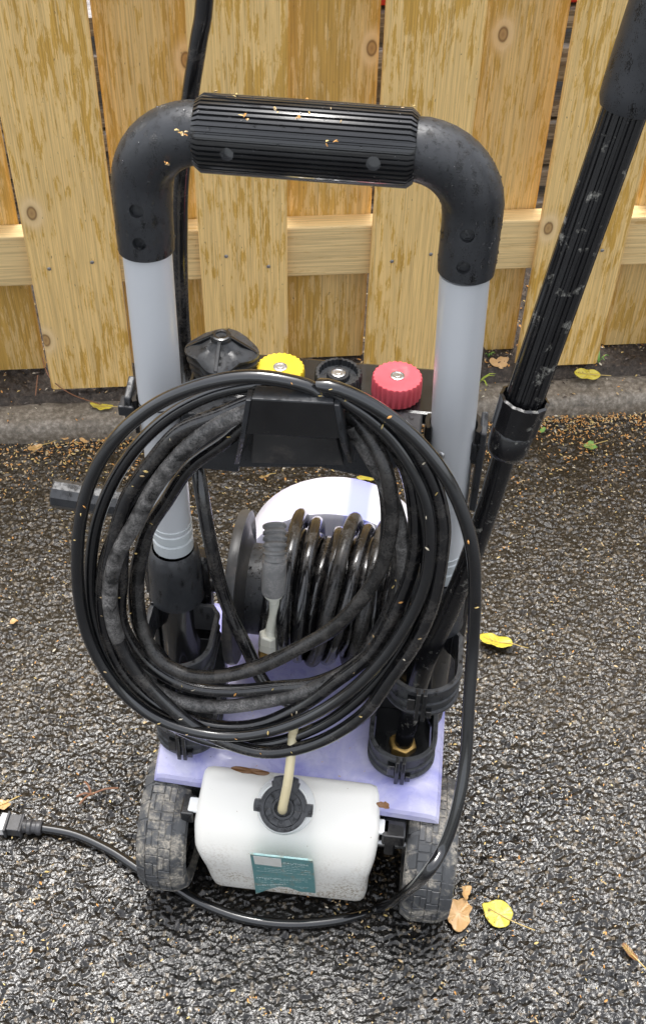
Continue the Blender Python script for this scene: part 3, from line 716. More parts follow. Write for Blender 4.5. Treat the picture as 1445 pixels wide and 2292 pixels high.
# cord hooks outside the tubes
mb = MB(); mb.prism([pz(.1665, .030, .648), pz(.1665, .010, .636), pz(.1665, .004, .600), pz(.1665, .000, .545), pz(.1665, .012, .540), pz(.1665, .030, .590)], (.0065, 0, 0)); mb.box((.160, .008, .604), (.174, .026, .625)); mb.build('cord_hook', M_BLK, R0, 0, bevel=.0015)
mb = MB(); mb.prism([pz(-.170, .034, .650), pz(-.170, .010, .642), pz(-.170, .002, .606), pz(-.170, .030, .600)], (.0065, 0, 0)); mb.box((-.176, .006, .622), (-.160, .024, .634)); mb.build('cord_hook', M_BLK, R0, 0, bevel=.0015)
def hook():
    v0 = -.082
    A = [L(562, 893, v0), L(747, 903, v0), L(762, 982, v0), L(548, 972, v0)]
    lip = MB().prism(A, (0, .004, 0)).build('hose_hook', M_BLK2, R0, 0, bevel=.0012)
    B = [A[0]+Vector((0, .0001, .0004)), A[1]+Vector((0, .0001, .0004)), A[1]+Vector((-.004, .016, .002)), A[0]+Vector((.002, .016, .002))]
    MB().prism(B, (0, 0, -.0035)).build('hook_top', M_BLK, lip, 0, bevel=.0008)
    zf = A[3].z+.003
    MB().prism([pz(A[3].x+.004, v0+.0045, zf), pz(A[2].x-.004, v0+.0045, zf), pz(.050, -.0145, zf), pz(-.046, -.0145, zf)], (0, 0, -.005)).build('hook_floor', M_BLK2, lip, 0, bevel=.001)
    q = [L(566, 968, -.014), L(752, 978, -.014), L(768, 1042, -.008), L(562, 1036, -.008)]
    MB().prism(q, (0, .0035, 0)).build('hook_apron', M_DUSTY, lip, 0, bevel=.0008)
    for s, a, b, px in ((-1, A[0], A[3], (534, 1040)), (1, A[1], A[2], (778, 1036))):
        e_ = L(px[0], px[1], -.022)
        q = [a+Vector((0, -.001, -.001)), b+Vector((0, -.001, -.004)), e_, Vector((e_.x, -.0045, e_.z)), Vector((a.x, -.0045, a.z-.062)), a+Vector((0, .012, .000))]
        MB().prism(q, (s*.0045, 0, 0)).build('hook_side', M_BLK, lip, 0, bevel=.0008)
hook()
def capknob(px, py, v, mat, r, nm, recess=False, n=26, ztop=None):
    c = L(px, py, v); z0 = .6415
    top = c.z
    mod = lambda a, h: 1 + .035*math.cos(n*a)
    if not recess: prof = [(r*.93, 0), (r, .002), (r, top-z0-.0015), (r*.965, top-z0)]; 
    else: prof = [(r*.93, 0), (r, .002), (r, top-z0-.0015), (r*.965, top-z0), (r*.84, top-z0), (r*.80, top-z0-.006), (r*.5, top-z0-.006), (r*.45, top-z0-.002), (r*.3, top-z0-.002)]
    k = MB().lathe(prof, (c.x, c.y, z0), (0, 0, 1), 156, mod=lambda a, h: 1+(.030*math.cos(n*a) if h > 0 else 0)).build(nm, mat, R0, 30)
    zt_ = top if not recess else top-.002
    MB().lathe([(.0068, 0), (.0068, .0008), (.0055, .0014), (.0050, .0006), (.0022, .0006), (.0020, .0012), (.0005, .0012)], (c.x, c.y, zt_+.0001), (0, 0, 1), 24).build('cap_screw', M_STEEL, k, 30)
    MB().lathe([(r*.80, 0), (r*.80, .0035)], (c.x, c.y, z0-.0005), (0, 0, 1), 30).build('cap_base', M_BLK2, k, 30)
capknob(627, 822, .058, M_YEL, .0228, 'nozzle_cap'); capknob(757, 832, .058, M_BLK, .0222, 'nozzle_cap', True); capknob(889, 842, .050, M_RED, .0232, 'nozzle_cap')
for o in list(R0.children):
    if o.name == 'nozzle_cap': o['label'] = 'yellow scalloped cap'
    elif o.name == 'nozzle_cap.001': o['label'] = 'black scalloped cap with recessed top'
    elif o.name == 'nozzle_cap.002': o['label'] = 'red scalloped cap'
# ribbed four-lobed knob
def star():
    c = L(495, 752, .060); z = c.z; top = MB(); seg = 64; V = []; F = []
    def ol(a): return 1+.10*math.cos(4*a)
    rows = [(.20, .0005), (.30, .000), (.32, -.003), (.55, -.006), (.85, -.0085), (1.0, -.012), (1.0, -.0145), (.86, -.016), (.84, -.019), (.96, -.021), (.96, -.0235), (.80, -.025), (.78, -.028), (.90, -.030), (.90, -.0325), (.72, -.034), (.70, -.037), (.83, -.039), (.82, -.042), (.62, -.044), (.55, -.052)]
    for (k, dz) in rows:
        for i in range(seg):
            a = 2*math.pi*i/seg; q = ol(a)*k*.0325 if k > .5 else k*.0325
            w = -.0045*math.cos(4*a)*(k if k > .5 else 0)
            V.append((c.x+math.cos(a)*q, c.y+math.sin(a)*q, z+dz-.002*(k > .5)-w*.0 - .0035*abs(math.cos(2*a))*(k if k > .5 else 0)))
    for j in range(len(rows)-1):
        for i in range(seg): F.append((j*seg+i, j*seg+(i+1) % seg, (j+1)*seg+(i+1) % seg, (j+1)*seg+i))
    F += [tuple(range(seg)), tuple((len(rows)-1)*seg+i for i in range(seg-1, -1, -1))]
    k = MB().add(V, F).build('ribbed_knob', M_BLK, R0, 25)
    mb = MB()
    for i in range(4):
        a = i*math.pi/2; d = Vector((math.cos(a), math.sin(a), 0)); e = Vector((-d.y, d.x, 0))*.0018; o_ = Vector((c.x, c.y, z))
        mb.prism([o_+d*.008+e+Vector((0, 0, .0012)), o_+d*.008-e+Vector((0, 0, .0012)), o_+d*.0345-e-Vector((0, 0, .0155)), o_+d*.0345+e-Vector((0, 0, .0155))], (0, 0, -.006))
    mb.build('knob_rib', M_BLK2, k, 0, bevel=.0005)
    MB().lathe([(.0092, -.004), (.0092, .0015), (.0075, .0022), (.0052, .0018), (.0050, -.001)], (c.x, c.y, z), (0, 0, 1), 28).build('knob_boss', M_BLK2, k, 30)
    MB().lathe([(.0046, -.001), (.0046, -.0002)], (c.x, c.y, z), (0, 0, 1), 20).build('knob_insert', flat('pale_insert', (.75, .68, .52)), k, 0)
    MB().lathe([(.017, 0), (.017, z-.052-.640)], (c.x, c.y, .641), (0, 0, 1), 24).build('knob_stem', M_BLK2, k, 30)
star()
# ---- hose reel
RC = Vector((0, .066, .320)); RR = .090
def reel():
    drum = MB().lathe([(.052, 0), (.0535, .004), (.0535, .178), (.052, .182)], (-.078, RC.y, RC.z), (1, 0, 0), 48).build('hose_reel', M_BLK, R0, 40)
    for (u, s) in ((-.0785, -1), (.1045, 1)):
        MB().lathe([(.018, s*.010), (.045, s*.010), (.050, s*.004), (RR-.006, s*.0035), (RR-.004, s*.0055), (RR, s*.0050), (RR+.0015, 0), (RR, -s*.0060), (RR-.004, -s*.0065), (RR-.012, -s*.0035), (.062, -s*.008), (.054, -s*.014)], (u, RC.y, RC.z), (1, 0, 0), 64).build('flange', M_DUSTY, drum, 40)
    rg = random.Random(3); M_ = MB(); turns = [(-.034, .0085, 0, .002), (-.017, .012, .1, .010), (.001, .0095, .3, .004), (.019, .010, -.2, .010), (.037, .009, .15, .003), (.056, .010, -.1, .006), (.073, .0095, .1, .004), (.090, .009, 0, .002)]
    pts = []
    for k in range(11):
        u0 = -.040 + k*.0135
        ba = rg.uniform(.000, .012)*(1 if k % 2 else .4); ph = rg.uniform(-.5, .5)
        for i in range(26):
            a = 2*math.pi*i/26; r = .0535+.0078+.0005 + ba*max(0, math.sin(a+ph))**1.5 + (.010 if k in (2, 3, 5, 8) else 0)*max(0, math.cos(a-1.2))
            pts.append(Vector((u0+.0135*i/26+.003*math.sin(a*2+k), RC.y-math.cos(a)*r, RC.z+math.sin(a)*r)))
    hz = MB().tube(spline(pts, .007), .0074, 12).build('wound_hose', M_HOSE, drum, 60); hz['label'] = 'wet black hose wound round the drum'
    # looser upper turns crossing slantwise
    for idx, (ua, ub, rad, mt) in enumerate([(-.020, -.010, .092, M_HOSE), (.006, -.004, .084, M_HOSE), (.052, .004, .093, M_HOSE2), (.068, .022, .082, M_HOSE), (.086, .050, .088, M_HOSE2)]):
        pp = []
        for i in range(29):
            a = math.radians(-70+i*12.0); e = math.sin(math.radians(-70+i*12))
            r = .070 + (rad-.070)*max(0, math.sin(a*.5+.6))
            t = i/28; pp.append(Vector((ub+(ua-ub)*math.sin(math.pi*min(1, t*1.25)*.5) if idx != 0 else ua+(ub-ua)*t, RC.y-math.cos(a)*r, RC.z+math.sin(a)*r)))
        MB().tube(spline(pp, .007), .0076, 12).build('hose_turn', mt, drum, 60)
    # strain-relief boot, bent steel pipe, hex nut, brass nipple
    q = [L(614, 1172, .030), L(615, 1195, .020), L(615, 1230, .006), L(614, 1270, -.002), L(612, 1322, -.004)]
    sp_ = spline(q, .0016); n = len(sp_)
    rad = [(.0112 + (.0016 if (i//2) % 2 else -.0006)) if i < n*.48 else .0130 for i in range(n)]; rad[0] = .006; rad[1] = .0095
    MB().tube(sp_, rad, 24).build('hose_boot', plastic('worn_grey_rubber', (.24, .24, .235), (.15, .15, .147), .5, .3, 90, .5, .5, dirt=(.30, .29, .28), dthr=.45, dscale=60), drum, 30)
    e0 = L(612, 1324, -.004); MB().lathe([(.0105, 0), (.0105, .004), (.007, .0045)], e0, (0, .1, -1), 24).build('ferrule', M_ZINC, drum, 30)
    MB().tube(spline([e0, L(614, 1350, -.004), L(613, 1378, -.006), L(607, 1402, -.010), L(604, 1425, -.016)], .002), .0058, 18).build('steel_pipe', M_ZINC, drum, 60)
    nt_ = L(603, 1418, -.014); dn = (L(596, 1470, -.020)-nt_).normalized()
    MB().lathe([(.0100, 0), (.0118, .0015), (.0118, .021), (.0100, .0225)], nt_, dn, 6).build('hex_nut', M_ZINC, drum, 20, bevel=.0006)
    MB().lathe([(.0085, .022), (.0098, .024), (.0098, .034), (.007, .036)], nt_, dn, 8).build('brass_nipple', M_BRASS, drum, 20)
reel()
# crank
ca, cb = L(118, 1103, .060), L(310, 1133, .060)
cr = MB().tube([ca, lerp(ca, cb, .012), lerp(ca, cb, .03), lerp(ca, cb, .98), cb], [.0115, .0150, .0162, .0150, .0145], 10).build('crank_handle', M_BLK, R0, 25)
MB().prism([Vector((cb.x-.002, RC.y-.012, RC.z-.014)), Vector((cb.x-.002, RC.y+.012, RC.z-.014)), Vector((cb.x-.002, cb.y+.012, cb.z+.014)), Vector((cb.x-.002, cb.y-.012, cb.z+.014))], (.010, 0, 0)).build('crank_arm', M_BLK2, cr, 0, bevel=.002)
MB().tube([(cb.x+.008, RC.y, RC.z), (-.085, RC.y, RC.z)], .010, 18).build('reel_axle', M_BLK2, R0, 50)

# ------------------------------------------------------------------ hose coil and cord hanging on the hook
def CV(px, py, dv=0.0):
    z = .5
    for _ in range(8):
        v = -.034 - .075*max(0, (.70-z))/.47 + dv; p = L(px, py, v); z = p.z
    return p
def coilpts(T, dvs):
    out = []
    for k, t in enumerate(T):
        for (x, y) in t: out.append((x, y, dvs[k]))
    return out
T4 = [(735, 930), (650, 925), (570, 938), (500, 985), (430, 1050), (370, 1120), (325, 1200), (303, 1300), (315, 1400), (350, 1470), (410, 1510), (480, 1514), (570, 1495), (660, 1460), (750, 1405), (820, 1335), (860, 1260), (870, 1170), (855, 1080), (825, 1005), (785, 950)]
T3 = [(735, 915), (660, 905), (590, 912), (510, 935), (440, 980), (375, 1045), (325, 1120), (285, 1210), (268, 1300), (275, 1390), (310, 1465), (365, 1512), (430, 1538), (520, 1552), (620, 1548), (720, 1530), (800, 1490), (860, 1430), (898, 1350), (912, 1260), (905, 1160), (878, 1070), (835, 990), (790, 935)]
T1 = [(720, 905), (640, 890), (560, 890), (470, 912), (395, 952), (330, 1010), (277, 1080), (240, 1160), (222, 1250), (226, 1340), (250, 1420), (298, 1490), (362, 1548), (440, 1586), (520, 1600), (610, 1590), (690, 1562), (765, 1515), (830, 1455), (885, 1380), (918, 1295), (932, 1205), (928, 1120), (900, 1035), (855, 965), (800, 915)]
T0 = [(735, 900), (660, 905), (580, 915), (500, 940), (430, 985), (365, 1040), (310, 1110), (262, 1190), (236, 1270), (228, 1360), (243, 1440), (285, 1510), (345, 1565), (420, 1603), (500, 1620), (590, 1612), (680, 1580), (765, 1530), (840, 1465), (895, 1390), (935, 1305), (955, 1220), (952, 1130), (925, 1045), (880, 970), (820, 912)]
T2 = [(740, 890), (660, 890), (575, 900), (490, 925), (410, 970), (345, 1030), (290, 1110), (255, 1200), (243, 1290), (250, 1375), (277, 1450), (325, 1525), (395, 1592), (470, 1645), (555, 1674), (640, 1676), (730, 1648), (810, 1597), (872, 1525), (922, 1440), (960, 1340), (982, 1240), (980, 1150), (955, 1060), (910, 985), (850, 928)]
hose = empty('pressure_hose', MMAT); tag(hose, 'thick wet black hose coiled in loose loops on the hook between the tubes', 'hose')
# run that rises behind the left tube, leaves the picture at the top and loops over to the gun
def jit(P, a=2.5, s=1):
    r = random.Random(s); return [(x+r.uniform(-a, a), y+r.uniform(-a, a), d) for (x, y, d) in P]
RISE = [L(600, 1540, -.060), L(552, 1450, -.040), L(503, 1340, -.022), L(470, 1210, -.012), L(448, 1080, .010), L(432, 960, .050), L(420, 840, .092), L(410, 740, .100), L(404, 620, .100), L(403, 500, .100), L(406, 400, .100), L(424, 230, .100), L(445, 90, .100), L(458, 0, .100)]
e_ = RISE[-1]; RISE = [RISE[0]+Vector((.045, -.012, -.02))] + RISE
RISE += [e_+Vector((.010, 0, .10)), e_+Vector((.05, .0, .20)), e_+Vector((.13, .0, .27)), e_+Vector((.22, -.01, .26)), e_+Vector((.30, -.02, .20))]
SH = lambda T, k, dx, dy: [(x+(dx*max(0, (x-620)/300)), y+dy*max(0, (y-1300)/350)) for (x, y) in T]
T3 = SH(T3, 0, -24, -6); T1 = SH(T1, 0, -10, 4); T0 = SH(T0, 0, -20, 4); T2 = SH(T2, 0, 4, 0)
C = coilpts([T4, T3, T0, T2], [.004, -.008, -.020, -.030]); C = jit(C, 6)
body = [CV(*q) for q in C]
MB().tube(spline(body, .006), .0071, 14, caps=True).build('hose_coil', M_HOSE, hose, 60)
# a muddy length shown grey
TG = [(590, 912), (520, 934), (455, 972), (394, 1028), (344, 1094), (304, 1168), (262, 1245), (246, 1325), (256, 1405), (285, 1470)]
MB().tube(spline([CV(x, y, -.040) for (x, y) in TG], .006), [.0086], 14).build('x', M_HOSE2, hose) if False else None
TG = [(700, 900), (650, 900)] + TG + [(325, 1525), (390, 1565), (480, 1582), (580, 1572), (690, 1545), (780, 1500), (850, 1440), (892, 1360), (905, 1270), (895, 1180), (865, 1090), (825, 1015), (785, 950)]
pts = spline([CV(x, y, -.036 if 1 < i < 11 else -.014) for i, (x, y) in enumerate(TG)], .006)
M_MUD = plastic('mud_caked_hose', (.03, .029, .028), (.015, .015, .015), .3, .14, 90, .5, .35, dirt=(.24, .23, .22), dthr=.36, dscale=60, dsoft=.28)
o = MB().tube(pts, [.0076]*len(pts), 16).build('muddy_turn', M_MUD, hose, 60); o['label'] = 'hose turn caked with grey mud'
pts = spline([CV(x, y, d_) for (x, y, d_) in [(780, 925, -.01), (830, 980, -.022), (862, 1050, -.034)]] + [CV(x, y, -.036) for (x, y) in [(876, 1130), (872, 1200), (848, 1280), (800, 1350), (740, 1408), (670, 1450), (590, 1490), (510, 1512)]] + [CV(450, 1514, -.03), CV(400, 1502, -.024), CV(350, 1468, -.018), CV(318, 1400, -.01), CV(308, 1300, .0), CV(328, 1200, .004)], .006)
o = MB().tube(pts, [.0068]*len(pts), 14).build('muddy_turn', M_HOSE2, hose, 60)
MB().tube(spline(RISE, .008), .0074, 14).build('rising_run', M_HOSE, hose, 60)

cord = empty('power_cord', MMAT); tag(cord, 'thin black power cord hung over the coil and trailing on the asphalt to its plug', 'cord')
CA = [(735, 900), (700, 870), (640, 852), (560, 843), (475, 855), (395, 882), (325, 922), (265, 975), (217, 1045), (187, 1130), (174, 1230), (177, 1330), (196, 1420), (235, 1500), (290, 1565), (355, 1610), (435, 1637), (520, 1647), (610, 1634), (700, 1600), (785, 1545), (855, 1475), (910, 1395), (948, 1310), (962, 1220), (955, 1130), (922, 1050), (875, 980), (815, 925), (760, 890)]
CB = [(690, 866), (625, 858), (560, 862), (480, 880), (405, 915), (345, 960), (290, 1020), (245, 1095), (215, 1180), (203, 1270), (206, 1360), (230, 1450), (275, 1530), (345, 1595), (430, 1645), (520, 1667), (620, 1660), (720, 1622), (800, 1565), (868, 1490), (920, 1400), (950, 1300), (955, 1200), (935, 1110), (893, 1020), (835, 945), (770, 895)]
CD = [(720, 862), (780, 880), (860, 925), (935, 988), (995, 1065), (1035, 1150), (1057, 1235), (1062, 1330), (1057, 1450)]
P = [CV(x, y, -.020) for (x, y) in CB] + [CV(x, y, -.036) for (x, y) in CA] + [CV(x, y, -.040) for (x, y) in CD]
P += [L(1048, 1580, -.135), L(1042, 1690, -.160), L(1024, 1800, -.190), L(992, 1895, -.215), L(942, 1968, -.235)]
G = lambda x, y, z=.0075: LZ(x, y, z)
P += [G(862, 2028, .010), G(760, 2058), G(650, 2068), G(545, 2055), G(450, 2020), G(392, 1985), G(322, 1952), G(250, 1905), G(170, 1868), G(95, 1853)]
MB().tube(spline(P, .006), .0063, 12).build('cord_jacket', M_CORD, cord, 60)
def plug():
    a, b = G(95, 1853, .009), G(0, 1843, .010); d = (b-a).normalized(); M_PL = plastic('grey_black_plug', (.06, .06, .065), (.03, .03, .03), .45, .25, 90, .5, .4, dirt=(.2, .18, .15), dthr=.58)
    q = [a + d*t for t in (0, .002, .006, .008, .012, .014, .018, .020, .024)]
    pl = MB().tube(q, [.0085, .0095, .0095, .008, .008, .0098, .0098, .008, .009], 16).build('plug', M_PL, cord, 25)
    s = Vector((-d.y, d.x, 0)).normalized(); upv = Vector((0, 0, 1)); o_ = a+d*.024
    def bx(t0, t1, w, h): return [o_+d*t0+s*w+upv*(-h), o_+d*t0-s*w+upv*(-h), o_+d*t0-s*w+upv*h, o_+d*t0+s*w+upv*h], d*(t1-t0)
    mb = MB()
    for (t0, t1, w, h) in ((0, .003, .0125, .0085), (.003, .019, .0115, .0075), (.019, .0225, .0145, .009)):
        pp, dd = bx(t0, t1, w, h); mb.prism(pp, dd)
    mb.build('plug_body', M_PL, pl, 0, bevel=.0012)
    for k in (-1, 1):
        c_ = s*.0062*k; pp, dd = bx(.0225, .042, .0008, .0035); MB().prism([x_+c_ for x_ in pp], dd).build('prong', M_STEEL, pl, 0)
    pp, dd = bx(.0225, .030, .012, .007); MB().prism(pp, dd).build('plug_face', flat('pale_plug_face', (.70, .68, .66), .4), pl, 0, bevel=.001)
plug()

# ------------------------------------------------------------------ lance standing in the right-hand holders
lance = empty('spray_lance', MMAT); tag(lance, 'long black spray lance with fluted barrel standing in the right holder rings', 'spray lance')
LP = [(L(900, 1668, -.052), .0105), (L(945, 1500, -.046), .0105), (L(1000, 1375, -.040), .0106), (L(1052, 1250, -.036), .0108), (L(1090, 1140, -.032), .0108), (L(1130, 1012, -.028), .0110)]
MB().tube(spline([p for p, r in LP], .01), .0108, 20).build('lower_tube', M_LANCE, lance, 50)
base = LP[0][0]
dn = (LP[1][0]-base).normalized()
MB().lathe([(.012, -.010), (.0165, -.009), (.0165, .006), (.013, .007)], base, dn, 6).build('brass_nut', M_BRASS, lance, 20, bevel=.0008)
p0, p1 = L(1135, 1000, -.028), L(1172, 895, -.024); d = (p1-p0).normalized(); ln = (p1-p0).length
MB().lathe([(.0110, -.010), (.0165, -.006), (.0188, 0), (.0190, ln*.38), (.0175, ln*.42)], p0, d, 36).build('barrel_sleeve', M_LANCE, lance, 40)
MB().lathe([(.0180, ln*.40), (.0205, ln*.45), (.0210, ln*.9), (.0215, ln*1.03), (.0190, ln*1.05), (.0175, ln*.98)], p0, d, 96, mod=lambda a, h: 1+.045*(abs(math.sin(a*6))**3-.5), caps=False).build('locking_collar', M_LANCE, lance, 30)
p2 = L(1405, 225, .006); nseg = 120
MB().tube([lerp(p0, p2, t) for t in np.linspace(.12, 1.02, 30)], [.0160]*30, nseg, flute=lambda k: 1+(.05 if math.cos(2*math.pi*k/nseg*18) > -.1 else -.05)).build('fluted_barrel', M_LANCE, lance, 25)
du = (p2-p0).normalized(); p3 = p2+du*.26
MB().lathe([(.0195, -.006), (.0215, 0), (.0222, .010), (.0230, .12), (.024, .25), (.020, .26)], p2, du, 40).build('gun_sleeve', M_BLK, lance, 40)
gx = p3; MB().prism([gx+Vector((-.02, -.014, -.01)), gx+Vector((.03, -.014, -.02)), gx+Vector((.10, -.014, .05)), gx+Vector((.12, -.014, .03)), gx+Vector((.14, -.014, .05)), gx+Vector((.09, -.014, .10)), gx+Vector((.0, -.014, .05))], (0, .028, 0)).build('pistol_grip', M_BLK2, lance, 0, bevel=.005)
MB().prism([gx+Vector((.035, -.005, -.03)), gx+Vector((.045, -.005, -.03)), gx+Vector((.085, -.005, .03)), gx+Vector((.075, -.005, .035))], (0, .010, 0)).build('trigger', M_BLK, lance, 0, bevel=.002)

# ------------------------------------------------------------------ leaves, twigs, sprigs
def leaf(name, label, mat, P, size, rot, kind='heart', stem=.03, curl=.12, grp=None, tilt=(0, 0), asp=.8):
    """a single fallen leaf: cupped blade with midrib, its stem a part"""
    n = 44; V = [(0, 0, 0)]; r_ = random.Random(hash(label) % 1000 if False else len(label)*7+int(size*1e4))
    for ring_ in (.5, 1.0):
        for i in range(n):
            a = 2*math.pi*i/n; c, s = math.cos(a), math.sin(a)
            da = abs((a-math.pi+math.pi) % (2*math.pi)-math.pi); db = abs(((a+math.pi) % (2*math.pi))-math.pi)
            if kind == 'heart': r = .90+.30*math.exp(-(da/.22)**2)-.10*math.exp(-(db/.3)**2)+.018*math.sin(15*a)*ring_
            elif kind == 'oval': r = .60+.40*abs(c)**1.6+.012*math.sin(17*a)*ring_
            else: r = .80+.13*math.sin(2*a+size*700)+.10*math.sin(3*a+size*300)+.06*math.sin(7*a+size*911)+.05*r_.uniform(-1, 1)*ring_-.38*math.exp(-((abs(a-1.9))/.22)**2)*ring_
            x, y = c*r*ring_, s*r*ring_*asp
            z = curl*(x*x*.6+abs(y)**1.3*.9) + .05*math.sin(5*a+size*900)*ring_*ring_ + .02*r_.uniform(-1, 1)
            V.append((x, y, z))
    F = [(0, 1+i, 1+(i+1) % n) for i in range(n)] + [(1+i, 1+n+i, 1+n+(i+1) % n, 1+(i+1) % n) for i in range(n)]
    M4 = Matrix.Translation(P) @ Matrix.Rotation(math.radians(rot), 4, 'Z') @ Matrix.Rotation(tilt[0], 4, 'X') @ Matrix.Rotation(tilt[1], 4, 'Y')
    mb = MB(); mb.add([Vector(v)*size for v in V], F); o = mb.build(name, mat, None, 80)
    sm = o.modifiers.new('solid', 'SOLIDIFY'); sm.thickness = .0004
    sb = o.modifiers.new('sub', 'SUBSURF'); sb.levels = 1; sb.render_levels = 1
    o.matrix_world = M4
    if stem:
        MB().tube(spline([(size*.2, 0, .0012), (size*.9, 0, size*curl*.5+.001), (size+stem*.5, stem*.06, .002), (size+stem, stem*.15, .0005)], .005), .0007, 6).build('leaf_stem', M_STEM, o, 60)
        vb = MB()
        for q_ in (-.45, -.2, .05, .3):
            for sg in (-1, 1): vb.tube([(size*q_, 0, .0012), (size*(q_-.18), sg*size*asp*.3, .0013+size*curl*.12), (size*(q_-.36), sg*size*asp*.55, .0013+size*curl*.38)], .00028, 4)
        vb.build('side_vein', M_STEM, o, 60)
        MB().tube(spline([(-size*.75, 0, size*curl*.4+.0014), (0, 0, .0014), (size*.7, 0, size*curl*.35+.0014)], .005), .0004, 5).build('midrib', M_STEM, o, 60)
    tag(o, label, 'leaf', grp or 'fallen leaves around the machine'); return o
Z0 = .003
leaf('fallen_leaf', 'bright yellow heart-shaped leaf with dark specks on asphalt right of the right wheel', M_LY, on_z(1115, 2046, .006), .0200, -28, stem=.026, tilt=(.15, .1), asp=.95)
leaf('fallen_leaf', 'torn tan leaf lying against the foot of the right wheel', M_LT, on_z(1024, 2046, .007), .0255, 40, 'torn', stem=.0, curl=.2, tilt=(.1, -.15))
leaf('fallen_leaf', 'curled tan leaf tip standing up above the torn leaf by the right wheel', M_LT, on_z(1038, 1998, .012), .0125, 70, 'torn', stem=0, curl=.5, tilt=(.7, .2))
leaf('fallen_leaf', 'large yellow leaf folded over on asphalt right of the hose coil', M_LY, on_z(1108, 1437, .008), .026, -12, 'oval', stem=.022, curl=.25, tilt=(-.25, .05), asp=.85)
leaf('fallen_leaf', 'ragged yellow leaf lying on top of the kerb at the left', M_LY, on_z(228, 910, .041), .021, -5, 'torn', stem=.012, curl=.12, asp=.6)
leaf('fallen_leaf', 'smooth yellow leaf at the back of the kerb below the right fence board', M_LY, on_z(1313, 838, .054), .024, -8, 'oval', stem=.018, curl=.15, asp=.7, tilt=(.35, 0))
leaf('fallen_leaf', 'small green lobed leaf on brown litter near the kerb at the right', M_LG, on_z(1320, 998, .006), .0155, 20, 'torn', stem=.02, curl=.2, asp=.75)
leaf('fallen_leaf', 'tiny light green leaf just below the collar of the lance', M_LG, on_z(1213, 963, .005), .0085, 60, 'oval', stem=0, curl=.2)
leaf('fallen_leaf', 'yellow leaf half hidden below the cross bracket', M_LY, on_z(822, 1070, .006), .019, 0, 'oval', stem=0, curl=.1, asp=.5)
leaf('fallen_leaf', 'pale curled leaf in the litter near the kerb at the left edge', M_LT, on_z(78, 1004, .010), .014, 35, 'oval', stem=.03, curl=.6, tilt=(.3, .2), asp=.6)
leaf('fallen_leaf', 'reddish dry leaf scrap closest to the kerb, left of the coil', M_LT, on_z(143, 980, .008), .0105, -30, 'oval', stem=0, curl=.3, asp=.7)
leaf('fallen_leaf', 'pinkish dry leaf scrap between the reddish scrap and the coil', M_LT, on_z(188, 987, .008), .0100, -40, 'oval', stem=0, curl=.3, asp=.6)
leaf('fallen_leaf', 'tan leaf at the left picture edge just above the plug', M_LT, on_z(3, 1803, .006), .013, 30, 'torn', stem=.012, curl=.2)
leaf('fallen_leaf', 'small tan leaf on wet asphalt at the left edge beside the coil', M_LT, on_z(30, 1391, .006), .0075, 30, 'torn', stem=0, curl=.3)
leaf('fallen_leaf', 'crumpled pale dead leaf against the fence right of the right tube', M_LT, on_z(1115, 812, .065), .021, 20, 'torn', stem=0, curl=.35, tilt=(.5, .1))
leaf('fallen_leaf', 'narrow green and brown leaf at the lower right picture edge', M_LB, on_z(1408, 2132, .006), .013, -55, 'oval', stem=.014, curl=.3, asp=.5)
leaf('fallen_leaf', 'brown leaf wedged between the white tank and the lavender deck', M_LB, to_world(L(560, 1726, -.110)), .023, -8, 'oval', stem=0, curl=.15, tilt=(.3, 0), asp=.24)
leaf('fallen_leaf', 'brown leaf scrap beside the right end of the white tank', M_LB, to_world(L(858, 1802, -.130)), .009, -30, 'torn', stem=0, curl=.3, tilt=(.4, 0), asp=.6)
leaf('fallen_leaf', 'thin bent yellow leaf sliver on asphalt seen under the bracket', M_LT, on_z(592, 1068, .006), .011, 25, 'oval', stem=.01, curl=.5, asp=.3)
tw = MB(); c0 = on_z(205, 1778, .006)
for (x, y) in ((265, 1764), (190, 1750), (178, 1800), (172, 1783)):
    e = on_z(x, y, .007); mid = lerp(c0, e, .5)+Vector((.001, .001, .004)); tw.tube(spline([c0, mid, e], .004), .0013, 6)
tag(tw.build('fallen_twig', M_TWIG, None, 60), 'forked brown twig on wet asphalt left of the left wheel', 'twig')
for i, (pts, lab) in enumerate([([(20, 700), (95, 790), (110, 840), (160, 880), (220, 905)], 'thin dark root strand crossing the foot of the left front board'), ([(85, 840), (80, 885)], 'short reddish stalk in the soil beside the left front board')]):
    P = [on_z(x, y, .066) if j else on_z(x, y, .08) for j, (x, y) in enumerate(pts)] if i else [on_z(95, 800, .085), on_z(112, 845, .075), on_z(160, 882, .062), on_z(225, 905, .052)]
    tag(MB().tube(spline(P, .005), .0010, 6).build('fallen_twig', M_TWIG, None, 60), lab, 'twig')
def tuft(P, n, h, spread, label, name='grass_tuft', mat=M_GRASS):
    mb = MB(); r = random.Random(n)
    for k in range(n):
        a = r.uniform(0, 6.28); l_ = h*r.uniform(.6, 1.1); d = Vector((math.cos(a), math.sin(a), 0)); e = Vector((-d.y, d.x, 0))
        pr = [(0, 0, .0016), (.35*spread*l_, .6*l_, .0018), (.8*spread*l_, .9*l_, .0012), (1.3*spread*l_, .85*l_, .0002)]
        V = []; 
        for (q, z, w) in pr: V += [d*q+e*w+Vector((0, 0, z)), d*q-e*w+Vector((0, 0, z))]
        mb.add(V, [(2*i, 2*i+1, 2*i+3, 2*i+2) for i in range(3)])
    o = mb.build(name, mat, None, 60, fix=False); o.location = P; tag(o, label, 'plant'); return o
tuft(on_z(1068, 862, .055), 16, .032, .9, 'yellow-green grass tuft behind the kerb beside the right tube')
tuft(on_z(1338, 812, .060), 6, .022, .6, 'small green seedling by the fence at the right', 'seedling', M_LG)
